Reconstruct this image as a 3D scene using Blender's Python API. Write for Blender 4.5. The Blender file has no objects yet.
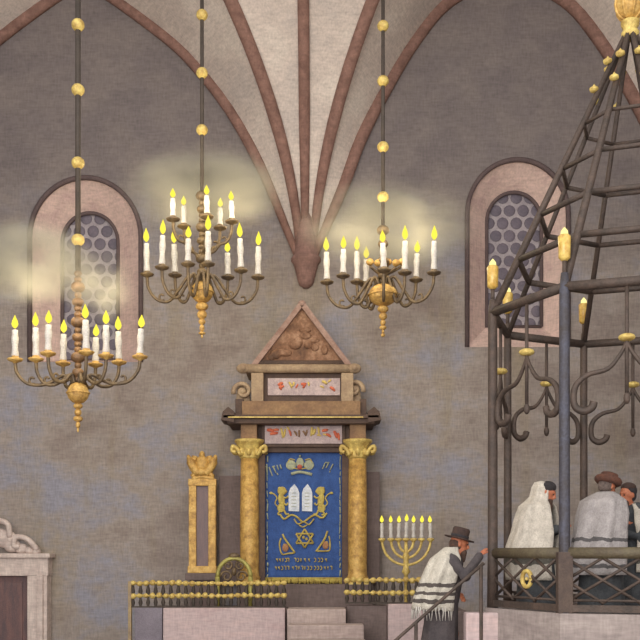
import bpy, bmesh, math, random
from mathutils import Vector, Matrix
random.seed(7)
PI = math.pi
SC = bpy.context.scene
COL = SC.collection
EYE = 1.75; F = 1000.0; HOR = 555.0; YW = 17.5      # eye height, focal length in px, horizon row, distance of the end wall

def P(px, py, Y): return Vector(((px-320.0)*Y/F, Y, EYE+(HOR-py)*Y/F))
def rgb(r, g, b):
    f = lambda v: ((v/255.0)/12.92 if v/255.0 <= .04045 else ((v/255.0+.055)/1.055)**2.4)
    return (f(r), f(g), f(b), 1.0)

# ------------------------------------------------------------------ materials
def mat(name, c1, c2=None, scale=3.0, rough=.8, metal=0.0, bump=.25, fine=60.0, streak=None, c3=None, stretch=(1,1,1), emit=0, weave=False):
    m = bpy.data.materials.new(name); m.use_nodes = True
    nt = m.node_tree; N = nt.nodes; L = nt.links
    b = N['Principled BSDF']
    b.inputs['Roughness'].default_value = rough; b.inputs['Metallic'].default_value = metal
    c2 = c2 or tuple(int(v*.82) for v in c1)
    tc = N.new('ShaderNodeTexCoord'); mp = N.new('ShaderNodeMapping'); mp.inputs['Scale'].default_value = stretch
    L.new(tc.outputs['Object'], mp.inputs['Vector'])
    n = N.new('ShaderNodeTexNoise'); n.inputs['Scale'].default_value = scale; n.inputs['Detail'].default_value = 6; n.inputs['Roughness'].default_value = .65
    L.new(mp.outputs[0], n.inputs['Vector'])
    r = N.new('ShaderNodeValToRGB'); r.color_ramp.elements[0].position = .36; r.color_ramp.elements[1].position = .64
    r.color_ramp.elements[0].color = rgb(*c2); r.color_ramp.elements[1].color = rgb(*c1)
    if c3:
        e = r.color_ramp.elements.new(.5); e.color = rgb(*c3)
    L.new(n.outputs['Fac'], r.inputs['Fac'])
    out = r.outputs['Color']
    if streak:
        w = N.new('ShaderNodeTexNoise'); w.inputs['Scale'].default_value = 1.0; w.inputs['Detail'].default_value = 4
        m2 = N.new('ShaderNodeMapping'); m2.inputs['Scale'].default_value = (1.6, 1.6, .22); L.new(tc.outputs['Object'], m2.inputs['Vector']); L.new(m2.outputs[0], w.inputs['Vector'])
        r2 = N.new('ShaderNodeValToRGB'); r2.color_ramp.elements[0].position = .55; r2.color_ramp.elements[1].position = .72
        r2.color_ramp.elements[0].color = (0,0,0,1); r2.color_ramp.elements[1].color = (.75,.75,.75,1)
        L.new(w.outputs['Fac'], r2.inputs['Fac'])
        mx = N.new('ShaderNodeMixRGB'); mx.inputs[2].default_value = rgb(*streak)
        L.new(r2.outputs[0], mx.inputs[0]); L.new(out, mx.inputs[1]); out = mx.outputs[0]
    # woven, brushy grain
    g = N.new('ShaderNodeTexNoise'); g.inputs['Scale'].default_value = fine; g.inputs['Detail'].default_value = 3
    L.new(tc.outputs['Object'], g.inputs['Vector'])
    gsum = g.outputs['Fac']
    if weave:
        gs = []
        for scl in ((7,7,34),(34,34,7)):
            q = N.new('ShaderNodeTexNoise'); q.inputs['Scale'].default_value = 1.0; q.inputs['Detail'].default_value = 2.5
            qm = N.new('ShaderNodeMapping'); qm.inputs['Scale'].default_value = scl; L.new(tc.outputs['Object'], qm.inputs['Vector']); L.new(qm.outputs[0], q.inputs['Vector']); gs.append(q)
        ad = N.new('ShaderNodeMath'); ad.operation = 'ADD'; L.new(gs[0].outputs['Fac'], ad.inputs[0]); L.new(gs[1].outputs['Fac'], ad.inputs[1])
        hf = N.new('ShaderNodeMath'); hf.operation = 'MULTIPLY'; hf.inputs[1].default_value = .5; L.new(ad.outputs[0], hf.inputs[0]); gsum = hf.outputs[0]
    mg = N.new('ShaderNodeMapRange'); mg.inputs[1].default_value = .3; mg.inputs[2].default_value = .7; mg.inputs[3].default_value = .78 if weave else .86; mg.inputs[4].default_value = 1.22 if weave else 1.14
    L.new(gsum, mg.inputs[0])
    ml = N.new('ShaderNodeVectorMath'); ml.operation = 'SCALE'; L.new(out, ml.inputs[0]); L.new(mg.outputs[0], ml.inputs['Scale'])
    out = ml.outputs[0]
    L.new(out, b.inputs['Base Color'])
    if emit:
        b.inputs['Emission Color'].default_value = rgb(*c1); b.inputs['Emission Strength'].default_value = emit
    if bump:
        bp = N.new('ShaderNodeBump'); bp.inputs['Strength'].default_value = bump; bp.inputs['Distance'].default_value = .02
        L.new(gsum, bp.inputs['Height']); L.new(bp.outputs[0], b.inputs['Normal'])
    return m

def wall_mat():
    """plaster: sooty brown-grey in the lunettes, bluish and mauve patches lower down"""
    m = mat('old_plaster', (141,139,148), (134,121,114), 1.0, .9, 0, .5, 45, streak=(142,128,104), c3=(150,139,131), stretch=(.8,1,1.1), weave=True)
    nt = m.node_tree; N = nt.nodes; L = nt.links
    ml = [x for x in N if x.bl_idname == 'ShaderNodeVectorMath'][0]
    src = ml.inputs[0].links[0].from_socket
    tc = [x for x in N if x.bl_idname == 'ShaderNodeTexCoord'][0]
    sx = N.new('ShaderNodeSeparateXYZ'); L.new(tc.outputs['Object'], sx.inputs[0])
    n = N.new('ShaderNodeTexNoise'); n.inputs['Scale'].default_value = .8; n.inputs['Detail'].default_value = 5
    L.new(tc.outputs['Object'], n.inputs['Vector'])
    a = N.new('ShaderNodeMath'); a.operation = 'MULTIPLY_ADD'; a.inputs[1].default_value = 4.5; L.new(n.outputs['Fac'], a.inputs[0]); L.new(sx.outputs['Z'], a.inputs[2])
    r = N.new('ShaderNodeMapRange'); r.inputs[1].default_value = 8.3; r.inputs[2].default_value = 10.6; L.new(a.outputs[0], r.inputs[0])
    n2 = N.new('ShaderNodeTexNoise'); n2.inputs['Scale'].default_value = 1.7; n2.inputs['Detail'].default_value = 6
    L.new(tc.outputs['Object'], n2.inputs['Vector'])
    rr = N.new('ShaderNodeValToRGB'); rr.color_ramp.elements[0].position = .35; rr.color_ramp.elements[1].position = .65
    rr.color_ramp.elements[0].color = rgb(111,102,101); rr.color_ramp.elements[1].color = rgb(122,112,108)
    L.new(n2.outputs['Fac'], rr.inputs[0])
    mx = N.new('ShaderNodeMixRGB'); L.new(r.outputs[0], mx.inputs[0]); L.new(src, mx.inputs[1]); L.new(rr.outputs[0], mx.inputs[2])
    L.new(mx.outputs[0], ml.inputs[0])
    return m

M = {}
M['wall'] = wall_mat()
M['vault'] = mat('vault_plaster', (204,192,181), (186,174,166), 1.2, .9, 0, .5, 40, c3=(196,182,172), weave=True)
M['rib'] = mat('rib_stone', (142,108,96), (116,86,76), 5, .9, 0, .4, 30, weave=True)
M['corbel'] = mat('corbel_stone', (146,112,102), (120,92,84), 4, .9, 0, .5, 25, weave=True)
M['floor'] = mat('floor_stone', (120,108,102), (104,92,88), 1.5, .8)
M['pinkstone'] = mat('pink_stone', (196,172,168), (184,160,158), 2.5, .85, 0, .3, 30, c3=(186,166,164), stretch=(.4,1,2), weave=True)
M['greystone'] = mat('grey_stone', (162,149,143), (142,129,125), 3, .85, 0, .3, 30, stretch=(.3,1,2), weave=True)
M['stepstone'] = mat('step_stone', (176,158,150), (160,142,136), 3, .85, 0, .3, 30, stretch=(.4,1,2), weave=True)
M['darkstone'] = mat('brown_ark_shade', (116,100,96), (102,88,84), 3, .85, 0, .3, 30, weave=True)
M['surround'] = mat('window_stone', (204,176,166), (188,160,152), 3, .85, 0, .3, 35, c3=(198,172,160), weave=True)
M['outline'] = mat('dark_joint', (98,82,80), (84,70,70), 6, .9)
M['portal'] = mat('portal_stone', (212,196,186), (190,172,164), 5, .8, 0, .4, 30, weave=True)
M['portaldark'] = mat('portal_door_wood', (122,92,88), (94,78,80), 4, .8, stretch=(3,1,.5))
M['glass'] = mat('bottle_glass', (106,96,106), (90,82,92), 6, .6, 0, .1, 30)
M['lead'] = mat('pale_leading', (160,150,152), (142,132,136), 8, .6)
M['gold'] = mat('gilding', (216,178,104), (160,122,66), 9, .55, .15, .5, 35, c3=(196,154,82))
M['goldb'] = mat('bright_gilding', (224,200,116), (178,146,78), 12, .55, .1, .5, 35)
M['brass'] = mat('dark_brass', (128,106,74), (86,72,58), 7, .5, .35, .3, 40)
M['rod'] = mat('rod_iron', (78,68,60), (66,58,52), 7, .7, .2)
M['wax'] = mat('candle_wax', (204,199,190), (186,179,172), 12, .6, 0, .2, 60)
M['iron'] = mat('wrought_iron', (90,74,65), (68,58,52), 7, .65, .2, .4, 40)
M['ironblue'] = mat('blue_black_iron', (76,76,88), (66,60,60), 5, .6, .2, .4, 40)
M['handrail'] = mat('olive_handrail', (98,88,66), (84,72,56), 7, .6, .1, .4, 40)
M['bluecloth'] = mat('blue_velvet', (62,92,150), (50,76,128), 5, .95, 0, .4, 50, c3=(56,84,140))
M['emb'] = mat('gold_thread', (198,180,92), (168,142,72), 14, .7, .1, .5, 60)
M['embw'] = mat('silver_thread', (222,224,226), (190,196,206), 14, .7, 0, .5, 60)
M['embg'] = mat('pale_thread', (176,176,140), (140,146,130), 14, .7, 0, .5, 60)
M['red'] = mat('red_thread', (186,90,66), (150,66,54), 14, .7)
M['orange'] = mat('orange_paint', (220,120,84), (196,96,72), 14, .8)
M['yellow'] = mat('yellow_paint', (224,200,116), (206,176,96), 14, .8)
M['inscr'] = mat('pale_inscription_panel', (196,176,172), (166,148,148), 9, .8, 0, .4, 40)
M['arkwood'] = mat('ark_brown', (150,118,84), (124,94,70), 4, .75, 0, .4, 30)
M['arkdark'] = mat('ark_dark_brown', (96,76,64), (80,64,58), 4, .8, 0, .4, 30)
M['arkstone'] = mat('ark_pale_stone', (176,152,122), (150,126,102), 6, .8, 0, .4, 30)
M['pedi'] = mat('pediment_relief', (166,130,104), (92,66,50), 4, .8, 0, .6, 25, c3=(128,92,68))
M['pediedge'] = mat('pediment_edge', (168,140,128), (140,108,94), 7, .8)
M['mirror'] = mat('dark_mirror_panel', (122,98,96), (100,84,86), 5, .5, stretch=(3,1,.6))
M['skin'] = mat('skin', (190,118,84), (168,96,68), 20, .6, 0, .1, 60)
M['beard'] = mat('brown_beard', (96,70,56), (70,54,48), 30, .9, 0, .6, 80)
M['greybeard'] = mat('greying_hair', (120,104,96), (86,74,70), 30, .9, 0, .6, 80)
M['blackhair'] = mat('dark_hair', (56,50,52), (44,40,42), 30, .9, 0, .6, 80)
M['hat'] = mat('dark_brown_felt', (76,56,48), (58,44,40), 12, .9)
M['furhat'] = mat('reddish_brown_cap', (110,70,54), (84,58,50), 12, .95, 0, .8, 60)
M['coat'] = mat('dark_coat', (84,76,76), (66,60,62), 8, .9, 0, .4, 50)
M['coatb'] = mat('dark_slate_coat', (76,78,80), (58,60,64), 8, .9, 0, .4, 50)
M['eye'] = mat('eye', (40,34,32), None, 20, .3)
M['shoe'] = mat('shoe_leather', (48,42,40), None, 9, .5)

def shawl_mat(name, base, dark, bands):
    """woollen prayer shawl; woven dark stripes near its lower edge, given in object heights"""
    m = mat(name, base, tuple(int(v*.88) for v in base), 9, .95, 0, .6, 60)
    nt = m.node_tree; N = nt.nodes; L = nt.links
    ml = [x for x in N if x.bl_idname == 'ShaderNodeVectorMath'][0]
    src = ml.inputs[0].links[0].from_socket
    at = N.new('ShaderNodeAttribute'); at.attribute_name = 'weave'
    no = N.new('ShaderNodeTexNoise'); no.inputs['Scale'].default_value = 6
    ad = N.new('ShaderNodeMath'); ad.operation = 'MULTIPLY_ADD'; ad.inputs[1].default_value = .05; L.new(no.outputs['Fac'], ad.inputs[0]); L.new(at.outputs['Fac'], ad.inputs[2])
    prev = src
    for lo, hi in bands:
        c1 = N.new('ShaderNodeMath'); c1.operation = 'COMPARE'; c1.inputs[1].default_value = (lo+hi)/2+.025; c1.inputs[2].default_value = (hi-lo)/2
        L.new(ad.outputs[0], c1.inputs[0])
        mx = N.new('ShaderNodeMixRGB'); mx.inputs[2].default_value = rgb(*dark)
        L.new(c1.outputs[0], mx.inputs[0]); L.new(prev, mx.inputs[1]); prev = mx.outputs[0]
    L.new(prev, ml.inputs[0])
    return m

def emis(name, c, s):
    m = bpy.data.materials.new(name); m.use_nodes = True; N = m.node_tree.nodes; L = m.node_tree.links
    N.clear(); o = N.new('ShaderNodeOutputMaterial'); e = N.new('ShaderNodeEmission')
    e.inputs[0].default_value = rgb(*c); e.inputs[1].default_value = s; L.new(e.outputs[0], o.inputs[0]); return m
M['flame'] = emis('candle_flame', (236,218,74), 1.0)
M['bulb'] = mat('amber_lamp_glass', (226,196,110), (190,144,60), 10, .3, 0, .2, 30, emit=.0)
M['bulbcore'] = emis('lamp_glow', (244,228,150), 1.0)

# ------------------------------------------------------------------ mesh builder
WL = {}
class MB:
    def __init__(s): s.v = []; s.f = []; s.m = []; s.sm = []
    def add(s, vs, fs, mi=0, smooth=False):
        o = len(s.v); s.v += [Vector(v) for v in vs]
        for f in fs: s.f.append([o+i for i in f]); s.m.append(mi); s.sm.append(smooth)
        return s
    def box(s, a, b, mi=0, bev=0.0):
        a = Vector(a); b = Vector(b)
        x0, x1 = sorted((a.x, b.x)); y0, y1 = sorted((a.y, b.y)); z0, z1 = sorted((a.z, b.z))
        if bev <= 0:
            return s.add([(x,y,z) for x in (x0,x1) for y in (y0,y1) for z in (z0,z1)],
                         [(0,1,3,2),(4,6,7,5),(0,4,5,1),(2,3,7,6),(0,2,6,4),(1,5,7,3)], mi)
        bm = bmesh.new(); bmesh.ops.create_cube(bm, size=1)
        for v in bm.verts: v.co = Vector(((x0+x1)/2+v.co.x*(x1-x0), (y0+y1)/2+v.co.y*(y1-y0), (z0+z1)/2+v.co.z*(z1-z0)))
        bmesh.ops.bevel(bm, geom=bm.edges[:], offset=bev, segments=2, affect='EDGES', profile=.6)
        bm.verts.index_update()
        s.add([v.co.copy() for v in bm.verts], [[v.index for v in f.verts] for f in bm.faces], mi); bm.free(); return s
    def tube(s, pts, r, n=8, mi=0, cap=True, flat=None, smooth=True):
        """round bar along pts; r number or list; flat=(a,b) scales the section"""
        pts = [Vector(p) for p in pts]; rs = r if isinstance(r, (list, tuple)) else [r]*len(pts)
        vs = []; fs = []; prev = None
        for i, p in enumerate(pts):
            t = (pts[min(i+1,len(pts)-1)]-pts[max(i-1,0)]).normalized()
            if prev is None:
                u = t.cross(Vector((0,1,0)));
                if u.length < .1: u = t.cross(Vector((1,0,0)))
            else: u = prev - t*prev.dot(t)
            u.normalize(); prev = u; w = t.cross(u)
            for k in range(n):
                a = 2*PI*(k+.5)/n; ca, sa = math.cos(a), math.sin(a)
                if flat: ca *= flat[0]; sa *= flat[1]
                vs.append(p+(u*ca+w*sa)*rs[i])
        for i in range(len(pts)-1):
            for k in range(n): fs.append((i*n+k, i*n+(k+1)%n, (i+1)*n+(k+1)%n, (i+1)*n+k))
        if cap: fs.append(tuple(range(n))[::-1]); fs.append(tuple((len(pts)-1)*n+k for k in range(n)))
        return s.add(vs, fs, mi, smooth)
    def lathe(s, prof, c, n=16, mi=0, smooth=True, half=False):
        """prof: list of (radius, z) about the upright axis through c"""
        c = Vector(c); vs = []; fs = []
        for r, z in prof:
            for k in range(n): a = 2*PI*k/n; vs.append(c+Vector((r*math.cos(a), r*math.sin(a), z)))
        for i in range(len(prof)-1):
            for k in range(n): fs.append((i*n+k, i*n+(k+1)%n, (i+1)*n+(k+1)%n, (i+1)*n+k))
        fs.append(tuple(range(n))[::-1]); fs.append(tuple((len(prof)-1)*n+k for k in range(n)))
        return s.add(vs, fs, mi, smooth)
    def ball(s, c, r, mi=0, n=12, m=8, rot=None):
        c = Vector(c); r = Vector(r) if not isinstance(r, (int, float)) else Vector((r,r,r)); vs = []; fs = []
        for i in range(1, m):
            th = PI*i/m
            for k in range(n): a = 2*PI*k/n; vs.append(Vector((r.x*math.sin(th)*math.cos(a), r.y*math.sin(th)*math.sin(a), r.z*math.cos(th))))
        vs += [Vector((0,0,r.z)), Vector((0,0,-r.z))]; T = len(vs)-2; B = T+1
        for i in range(m-2):
            for k in range(n): fs.append((i*n+k, (i+1)*n+k, (i+1)*n+(k+1)%n, i*n+(k+1)%n))
        for k in range(n): fs.append((T, k, (k+1)%n)); fs.append((B, (m-2)*n+(k+1)%n, (m-2)*n+k))
        if rot: vs = [rot @ v for v in vs]
        return s.add([v+c for v in vs], fs, mi, True)
    def prism(s, poly, y0, y1, mi=0):
        """poly: list of (x,z), extruded between y0 and y1"""
        n = len(poly); vs = [(x,y0,z) for x,z in poly]+[(x,y1,z) for x,z in poly]
        fs = [tuple(range(n)), tuple(range(2*n-1, n-1, -1))]+[(i, i+n, (i+1)%n+n, (i+1)%n) for i in range(n)]
        return s.add(vs, fs, mi)
    def build(s, name, m, parent=None, loc=None, smooth=None, remesh=None, local=False):
        me = bpy.data.meshes.new(name)
        off = Vector(loc) if loc is not None else Vector((0,0,0))
        base = WL.get(parent, Vector((0,0,0))) if parent else Vector((0,0,0))
        total = base if parent else off
        if local: total = Vector((0,0,0))
        me.from_pydata([v-total for v in s.v], [], s.f)
        ms = m if isinstance(m, (list, tuple)) else [m]
        for k in ms: me.materials.append(k)
        me.polygons.foreach_set('material_index', s.m)
        me.polygons.foreach_set('use_smooth', s.sm if smooth is None else [smooth]*len(s.f))
        bm = bmesh.new(); bm.from_mesh(me); bmesh.ops.recalc_face_normals(bm, faces=bm.faces[:]); bm.to_mesh(me); bm.free()
        me.update()
        o = bpy.data.objects.new(name, me); COL.objects.link(o)
        if parent: o.parent = parent; WL[o] = base
        else: o.location = off; WL[o] = off
        if remesh:
            md = o.modifiers.new('fuse', 'REMESH'); md.mode = 'VOXEL'; md.voxel_size = remesh; md.use_smooth_shade = True
            sm = o.modifiers.new('soften', 'SMOOTH'); sm.iterations = 3; sm.factor = .5
        return o

def thing(name, label, cat, loc, group=None, rotz=0):
    o = bpy.data.objects.new(name, None); COL.objects.link(o); o.location = loc; o.rotation_euler = (0,0,rotz); o.empty_display_size = .1
    o['label'] = label; o['category'] = cat
    if group: o['group'] = group
    WL[o] = Vector(loc); return o
def tag(o, label, cat, group=None, kind=None):
    o['label'] = label; o['category'] = cat
    if group: o['group'] = group
    if kind: o['kind'] = kind
    return o
def struct(o, label=None, cat=None):
    o['kind'] = 'structure'
    if label: o['label'] = label
    if cat: o['category'] = cat
    return o
def copy_tree(o, parent=None):
    c = o.copy(); COL.objects.link(c); c.parent = parent
    for ch in [x for x in KIDS.get(o, [])]: copy_tree(ch, c)
    return c
KIDS = {}
def spline(pts, n=8):
    """smooth curve through the points"""
    pts = [Vector(p) for p in pts]; out = []
    q = [pts[0]*2-pts[1]]+pts+[pts[-1]*2-pts[-2]]
    for i in range(1, len(q)-2):
        a, b, c, d = q[i-1], q[i], q[i+1], q[i+2]
        for k in range(n):
            t = k/n
            out.append(.5*((2*b)+(c-a)*t+(2*a-5*b+4*c-d)*t*t+(3*b-a-3*c+d)*t**3))
    out.append(pts[-1]); return out

# ------------------------------------------------------------------ setting: end wall with two window openings
def arch(px0, px1, ytop, ybot, Y, n=24, Yref=None):
    """arched outline (x,z) ; pixel measures taken on the plane Yref"""
    R = Yref or Y
    a = P(px0, ybot, R); b = P(px1, ybot, R); t = P(px0, ytop, R)
    cx = (a.x+b.x)/2; r = (b.x-a.x)/2; zs = t.z-r*1.08
    pts = [(a.x, a.z), (b.x, b.z)]
    for k in range(n+1):
        th = PI*k/n; pts.append((cx+r*math.cos(th), zs+r*1.08*math.sin(th)))
    return pts
WIN = [dict(o=(30,141,178,362), g=(57,114,206,356)), dict(o=(467,568,160,347), g=(490,546,185,322))]
def face_holes(outer, holes, y, flip=False):
    bm = bmesh.new(); es = []
    for lp in [outer]+holes:
        vs = [bm.verts.new((x, y, z)) for x, z in lp]
        for i in range(len(vs)): es.append(bm.edges.new((vs[i], vs[(i+1)%len(vs)])))
    bmesh.ops.triangle_fill(bm, use_beauty=True, use_dissolve=False, edges=es, normal=(0,-1,0))
    return bm
outer = [(-8.0,0),(7.2,0),(7.2,13.2),(-8.0,13.2)]
bm = face_holes(outer, [arch(w['o'][0], w['o'][1], w['o'][2], w['o'][3], YW) for w in WIN], YW)
me = bpy.data.meshes.new('wall_back'); bm.to_mesh(me); bm.free(); me.materials.append(M['wall'])
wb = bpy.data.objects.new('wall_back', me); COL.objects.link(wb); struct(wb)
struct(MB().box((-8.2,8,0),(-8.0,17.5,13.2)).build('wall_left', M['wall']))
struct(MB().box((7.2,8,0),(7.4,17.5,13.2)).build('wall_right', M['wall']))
struct(MB().box((-8.2,-2,-.2),(7.4,18.4,0)).build('floor', M['floor']))

# windows: splayed embrasure, roundel glazing, thin frame
for i, w in enumerate(WIN):
    root = bpy.data.objects.new('window_%d' % (i+1), None); COL.objects.link(root)
    c = P((w['o'][0]+w['o'][1])/2, w['o'][3], YW); root.location = c; WL[root] = c
    struct(root, ['arched window with round panes behind the left chandelier', 'arched window with round panes behind the iron cage'][i], 'window')
    A = arch(*w['o'], YW); YG = YW+.38
    G = arch(*w['g'], YG, Yref=YW)
    G = [(x*1.0, z) for x, z in G]
    e = MB(); n = len(A)
    e.add([(x, YW, z) for x, z in A]+[(x, YG, z) for x, z in G], [(k, (k+1)%n, n+(k+1)%n, n+k) for k in range(n)], 0, False)
    # raised flat lip around the opening
    cx = c.x; B = [((x-cx)*1.0+cx, z) for x, z in A]
    e.build('embrasure', M['surround'], root)
    pts = [Vector((x, YW-.02, z)) for x, z in A[2:]]
    MB().tube([Vector((A[1][0], YW-.01, A[1][1]))]+pts+[Vector((A[0][0], YW-.01, A[0][1]))], .045, 6).build('arch_trim', M['outline'], root)
    fr = [Vector((x, YG-.02, z)) for x, z in G[2:]]
    MB().tube([Vector((G[1][0], YG-.02, G[1][1]))]+fr+[Vector((G[0][0], YG-.02, G[0][1]))]+[Vector((G[1][0], YG-.02, G[1][1]))], .035, 6).build('window_frame', M['outline'], root)
    # leaded roundels
    xs = [x for x, z in G]; zs = [z for x, z in G]; x0, x1, z0, z1 = min(xs), max(xs), min(zs), max(zs)
    g = MB()
    g.prism([(x0-.05,z0-.05),(x1+.05,z0-.05),(x1+.05,z1+.05),(x0-.05,z1+.05)], YG+.03, YG+.06, 1)
    r = .105; dx = .245; row = 0; z = z0+.06
    while z < z1+.05:
        x = x0+.05+(dx/2 if row % 2 else 0)
        while x < x1+.1:
            g.ball((x, YG+.028, z), (r, .012, r*random.uniform(.94,1.05)), 0, 14, 6); x += dx
        z += .225; row += 1
    g.build('glazing', [M['glass'], M['lead']], root)

# ------------------------------------------------------------------ vault
Z0 = P(0,262,YW).z
def wallrib(cx, pts, side):
    """points (half-width px, row) from springing to crown, on the wall plane"""
    out = [P(cx+side*h, y, YW) for h, y in pts]
    return spline(out, 6)
Lh = [(216,262),(201,225),(176,165),(146,110),(111,65),(83,38),(32,0),(0,-20)]
Rh = [(196,262),(163,185),(147,140),(122,90),(92,40),(57,0),(0,-28)]
def resample(path, n=26):
    z0 = path[0].z; z1 = path[-1].z; out = []
    for k in range(n):
        t = math.sin(PI/2*k/(n-1)); z = z0+(z1-z0)*t; j = 0
        while j < len(path)-2 and path[j+1].z < z: j += 1
        a, b = path[j], path[j+1]; q = 0 if abs(b.z-a.z) < 1e-6 else max(0, min(1, (z-a.z)/(b.z-a.z)))
        out.append(a.lerp(b, q))
    return out
def cross(x0, x1, zt, D=6.0, p=1.8):
    out = []
    for k in range(61):
        u = (k/60)**1.7
        out.append(Vector((x0+(x1-x0)*u, YW-D*u, Z0+(zt-Z0)*(1-(1-u)**p)**(1/p))))
    return out
cL = P(84,0,YW).x; cR = P(507,0,YW).x
X0 = P(305,0,YW).x
XL = 2*cL-X0; XR = 2*cR-X0
fl_r = wallrib(84, Lh, 1); fl_l = wallrib(84, Lh, -1); fr_l = wallrib(507, Rh, -1); fr_r = wallrib(507, Rh, 1)
dl = cross(P(300,0,YW).x, cL, 12.6); dr = cross(P(313,0,YW).x, cR, 12.6)
tr = cross(P(305,0,YW).x, P(305,0,YW).x, 12.2, 6.0, 1.9)
dl2 = cross(XL, cL, 12.6); dr2 = cross(XR, cR, 12.6)
tL = cross(XL-.1, XL-.1, 12.2); tR = cross(XR+.1, XR+.1, 12.2)
ce = MB()
for a, b in [(fl_r,dl),(dl,tr),(tr,dr),(dr,fr_l),(fl_l,dl2),(dl2,tL),(fr_r,dr2),(dr2,tR)]:
    A = resample(a); B = resample(b); n = len(A); K = 6; vs = []
    for k in range(K+1):
        vs += [A[i].lerp(B[i], k/K) for i in range(n)]
    ce.add(vs, [(k*n+i, k*n+i+1, (k+1)*n+i+1, (k+1)*n+i) for k in range(K) for i in range(n-1)], 0, True)
struct(ce.build('ceiling', M['vault']))
def rib(path, w, num, off=.0):
    pts = [p.copy() for p in path[::2]] if len(path) > 40 else [p.copy() for p in path]
    zz = [min(1,.6+.4*(p.z-Z0)/2.2) for p in pts]
    o = MB().tube([p+Vector((0,-off,-.02)) for p in pts], [w*z_ for z_ in zz], 8).build('trim_%d' % num, M['rib']); return struct(o)
for num, (pth, w, off) in enumerate([(fl_r,.10,.05),(dl,.115,.0),(tr,.10,.0),(dr,.11,.0),(fr_l,.12,.05),(fl_l,.10,.05),(fr_r,.12,.05),(dl2,.1,0),(dr2,.1,0)]):
    rib(pth, w, num+1, off)
cb = P(306,262,YW)
struct(MB().lathe([(.04,-.42),(.12,-.36),(.14,-.3),(.18,-.14),(.22,.0),(.26,.05),(.26,.11),(.22,.15),(.2,.4),(.15,.7),(.06,1.0)], (cb.x, YW-.02, cb.z-.05), 14).build('trim_10', M['corbel']))

# ------------------------------------------------------------------ white stone doorway at the left edge
YD = 17.2
dr_ = bpy.data.objects.new('door_1', None); COL.objects.link(dr_); c = P(0,640,YD); dr_.location = (c.x-.6, YD, 0); WL[dr_] = Vector(dr_.location)
struct(dr_, 'white stone framed doorway with carved crest at the left edge', 'door')
a = P(47,558,YD)
s = MB(); xo = a.x; xi = P(27,0,YD).x; xm = P(36,0,YD).x; zt = a.z; zi = P(0,576,YD).z; xl = -6.9
s.box((xi,YD,0),(xo,YW,zt),0,.02); s.box((2*xl/2-.0,YD,0),(xl+.36,YW,zt),0,.02); s.box((xl,YD-.01,zi),(xo+.02,YW,zt+.02),0,.02)
s.box((xl-.06,YD-.08,zt),(xo+.07,YW,zt+.08),0,.02)
s.box((xm+.02,YD-.05,0),(xo-.06,YD+.02,zi+.02),0,.02)
s.build('stone_surround', M['portal'], dr_)
s = MB().box((xl+.3,YD+.1,0),(xi+.02,YD+.15,zi+.02)); s.box((xl+.9,YD+.08,.1),(xi-.1,YD+.12,zi-.1),0,.02)
s.build('door_leaf', M['portaldark'], dr_)
s = MB(); zc = zt+.06
for px, r, h in [(4,.2,.36),(-16,.22,.42),(11,.15,.2),(20,.12,.13),(28,.09,.09),(35,.08,.07),(9,.13,.36),(-2,.14,.46)]:
    q = P(px,0,YD); s.ball((q.x, YD+.08, zc+h*.75), (r,.1,r*.8))
q = P(8,0,YD); s.tube(spline([(q.x+.5,YD+.02,zc+.08),(q.x+.34,YD,zc+.26),(q.x+.14,YD,zc+.3),(q.x+.1,YD,zc+.16),(q.x+.2,YD,zc+.12)],5), .05, 8)
s.tube(spline([(q.x+.02,YD+.02,zc+.3),(q.x-.0,YD-.02,zc+.52),(q.x-.2,YD-.02,zc+.58),(q.x-.25,YD,zc+.42)],5), .05, 8)
s.build('carved_crest', M['portal'], dr_)

# ------------------------------------------------------------------ platform in front of the ark
YB = 15.5
p0 = P(163,608,YB); p1 = P(285,608,YB)
tag(MB().box((p0.x,YB,0),(p1.x,YB+.3,p0.z),0,.015).build('parapet', M['pinkstone'], None, (p0.x,YB,0)), 'long pink stone parapet under the left railing', 'low wall')
q0 = P(134,608,YB)
tag(MB().box((q0.x,YB+.06,0),(p0.x-.02,YB+.3,p0.z),0,.01).build('pedestal', mat('blue_grey_stone',(132,124,132),(118,110,118),3,.85), None, (q0.x,YB,0)), 'narrow blue-grey stone block at the left end of the pink parapet', 'stone block')
r0 = P(388,604,YB); r1 = P(433,604,YB)
tag(MB().box((r0.x,YB,0),(r1.x,YB+.3,r0.z),0,.015).build('parapet', M['pinkstone'], None, (r0.x,YB,0)), 'short pink stone block below the seven-branched candelabrum', 'low wall')
r2 = P(347,606,YB)
tag(MB().box((r2.x,YB+.12,0),(r0.x-.01,YB+.35,r2.z),0,.01).build('parapet', M['darkstone'], None, (r2.x,YB,0)), 'brown stone wall between the steps and the short pink block', 'low wall')
# platform body and ark plinth
zp = p0.z
tag(MB().box((P(135,0,YB).x,YB+.36,0),(P(470,0,YB).x,YW-.02,zp-.06),0,.01).build('ark_platform', M['darkstone'], None, (0,YB+.36,0)), 'raised stone platform behind the parapets carrying the ark', 'platform')
pt = P(263,586,16.5)
# steps
st = thing('stone_steps', 'pale stone steps leading up to the ark between the railings', 'steps', (P(322,0,YB).x, YB, 0))
for k, (px0, px1, yt, yf) in enumerate([(287,346,609,15.3),(288,364,625,14.9),(288,366,641,14.5)]):
    a = P(px0,yt,yf); b = P(px1,yt,yf)
    MB().box((a.x,yf,0),(b.x,[15.85,15.28,14.88][k],a.z),0,.02).build('step', M['stepstone'], st)

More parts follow.
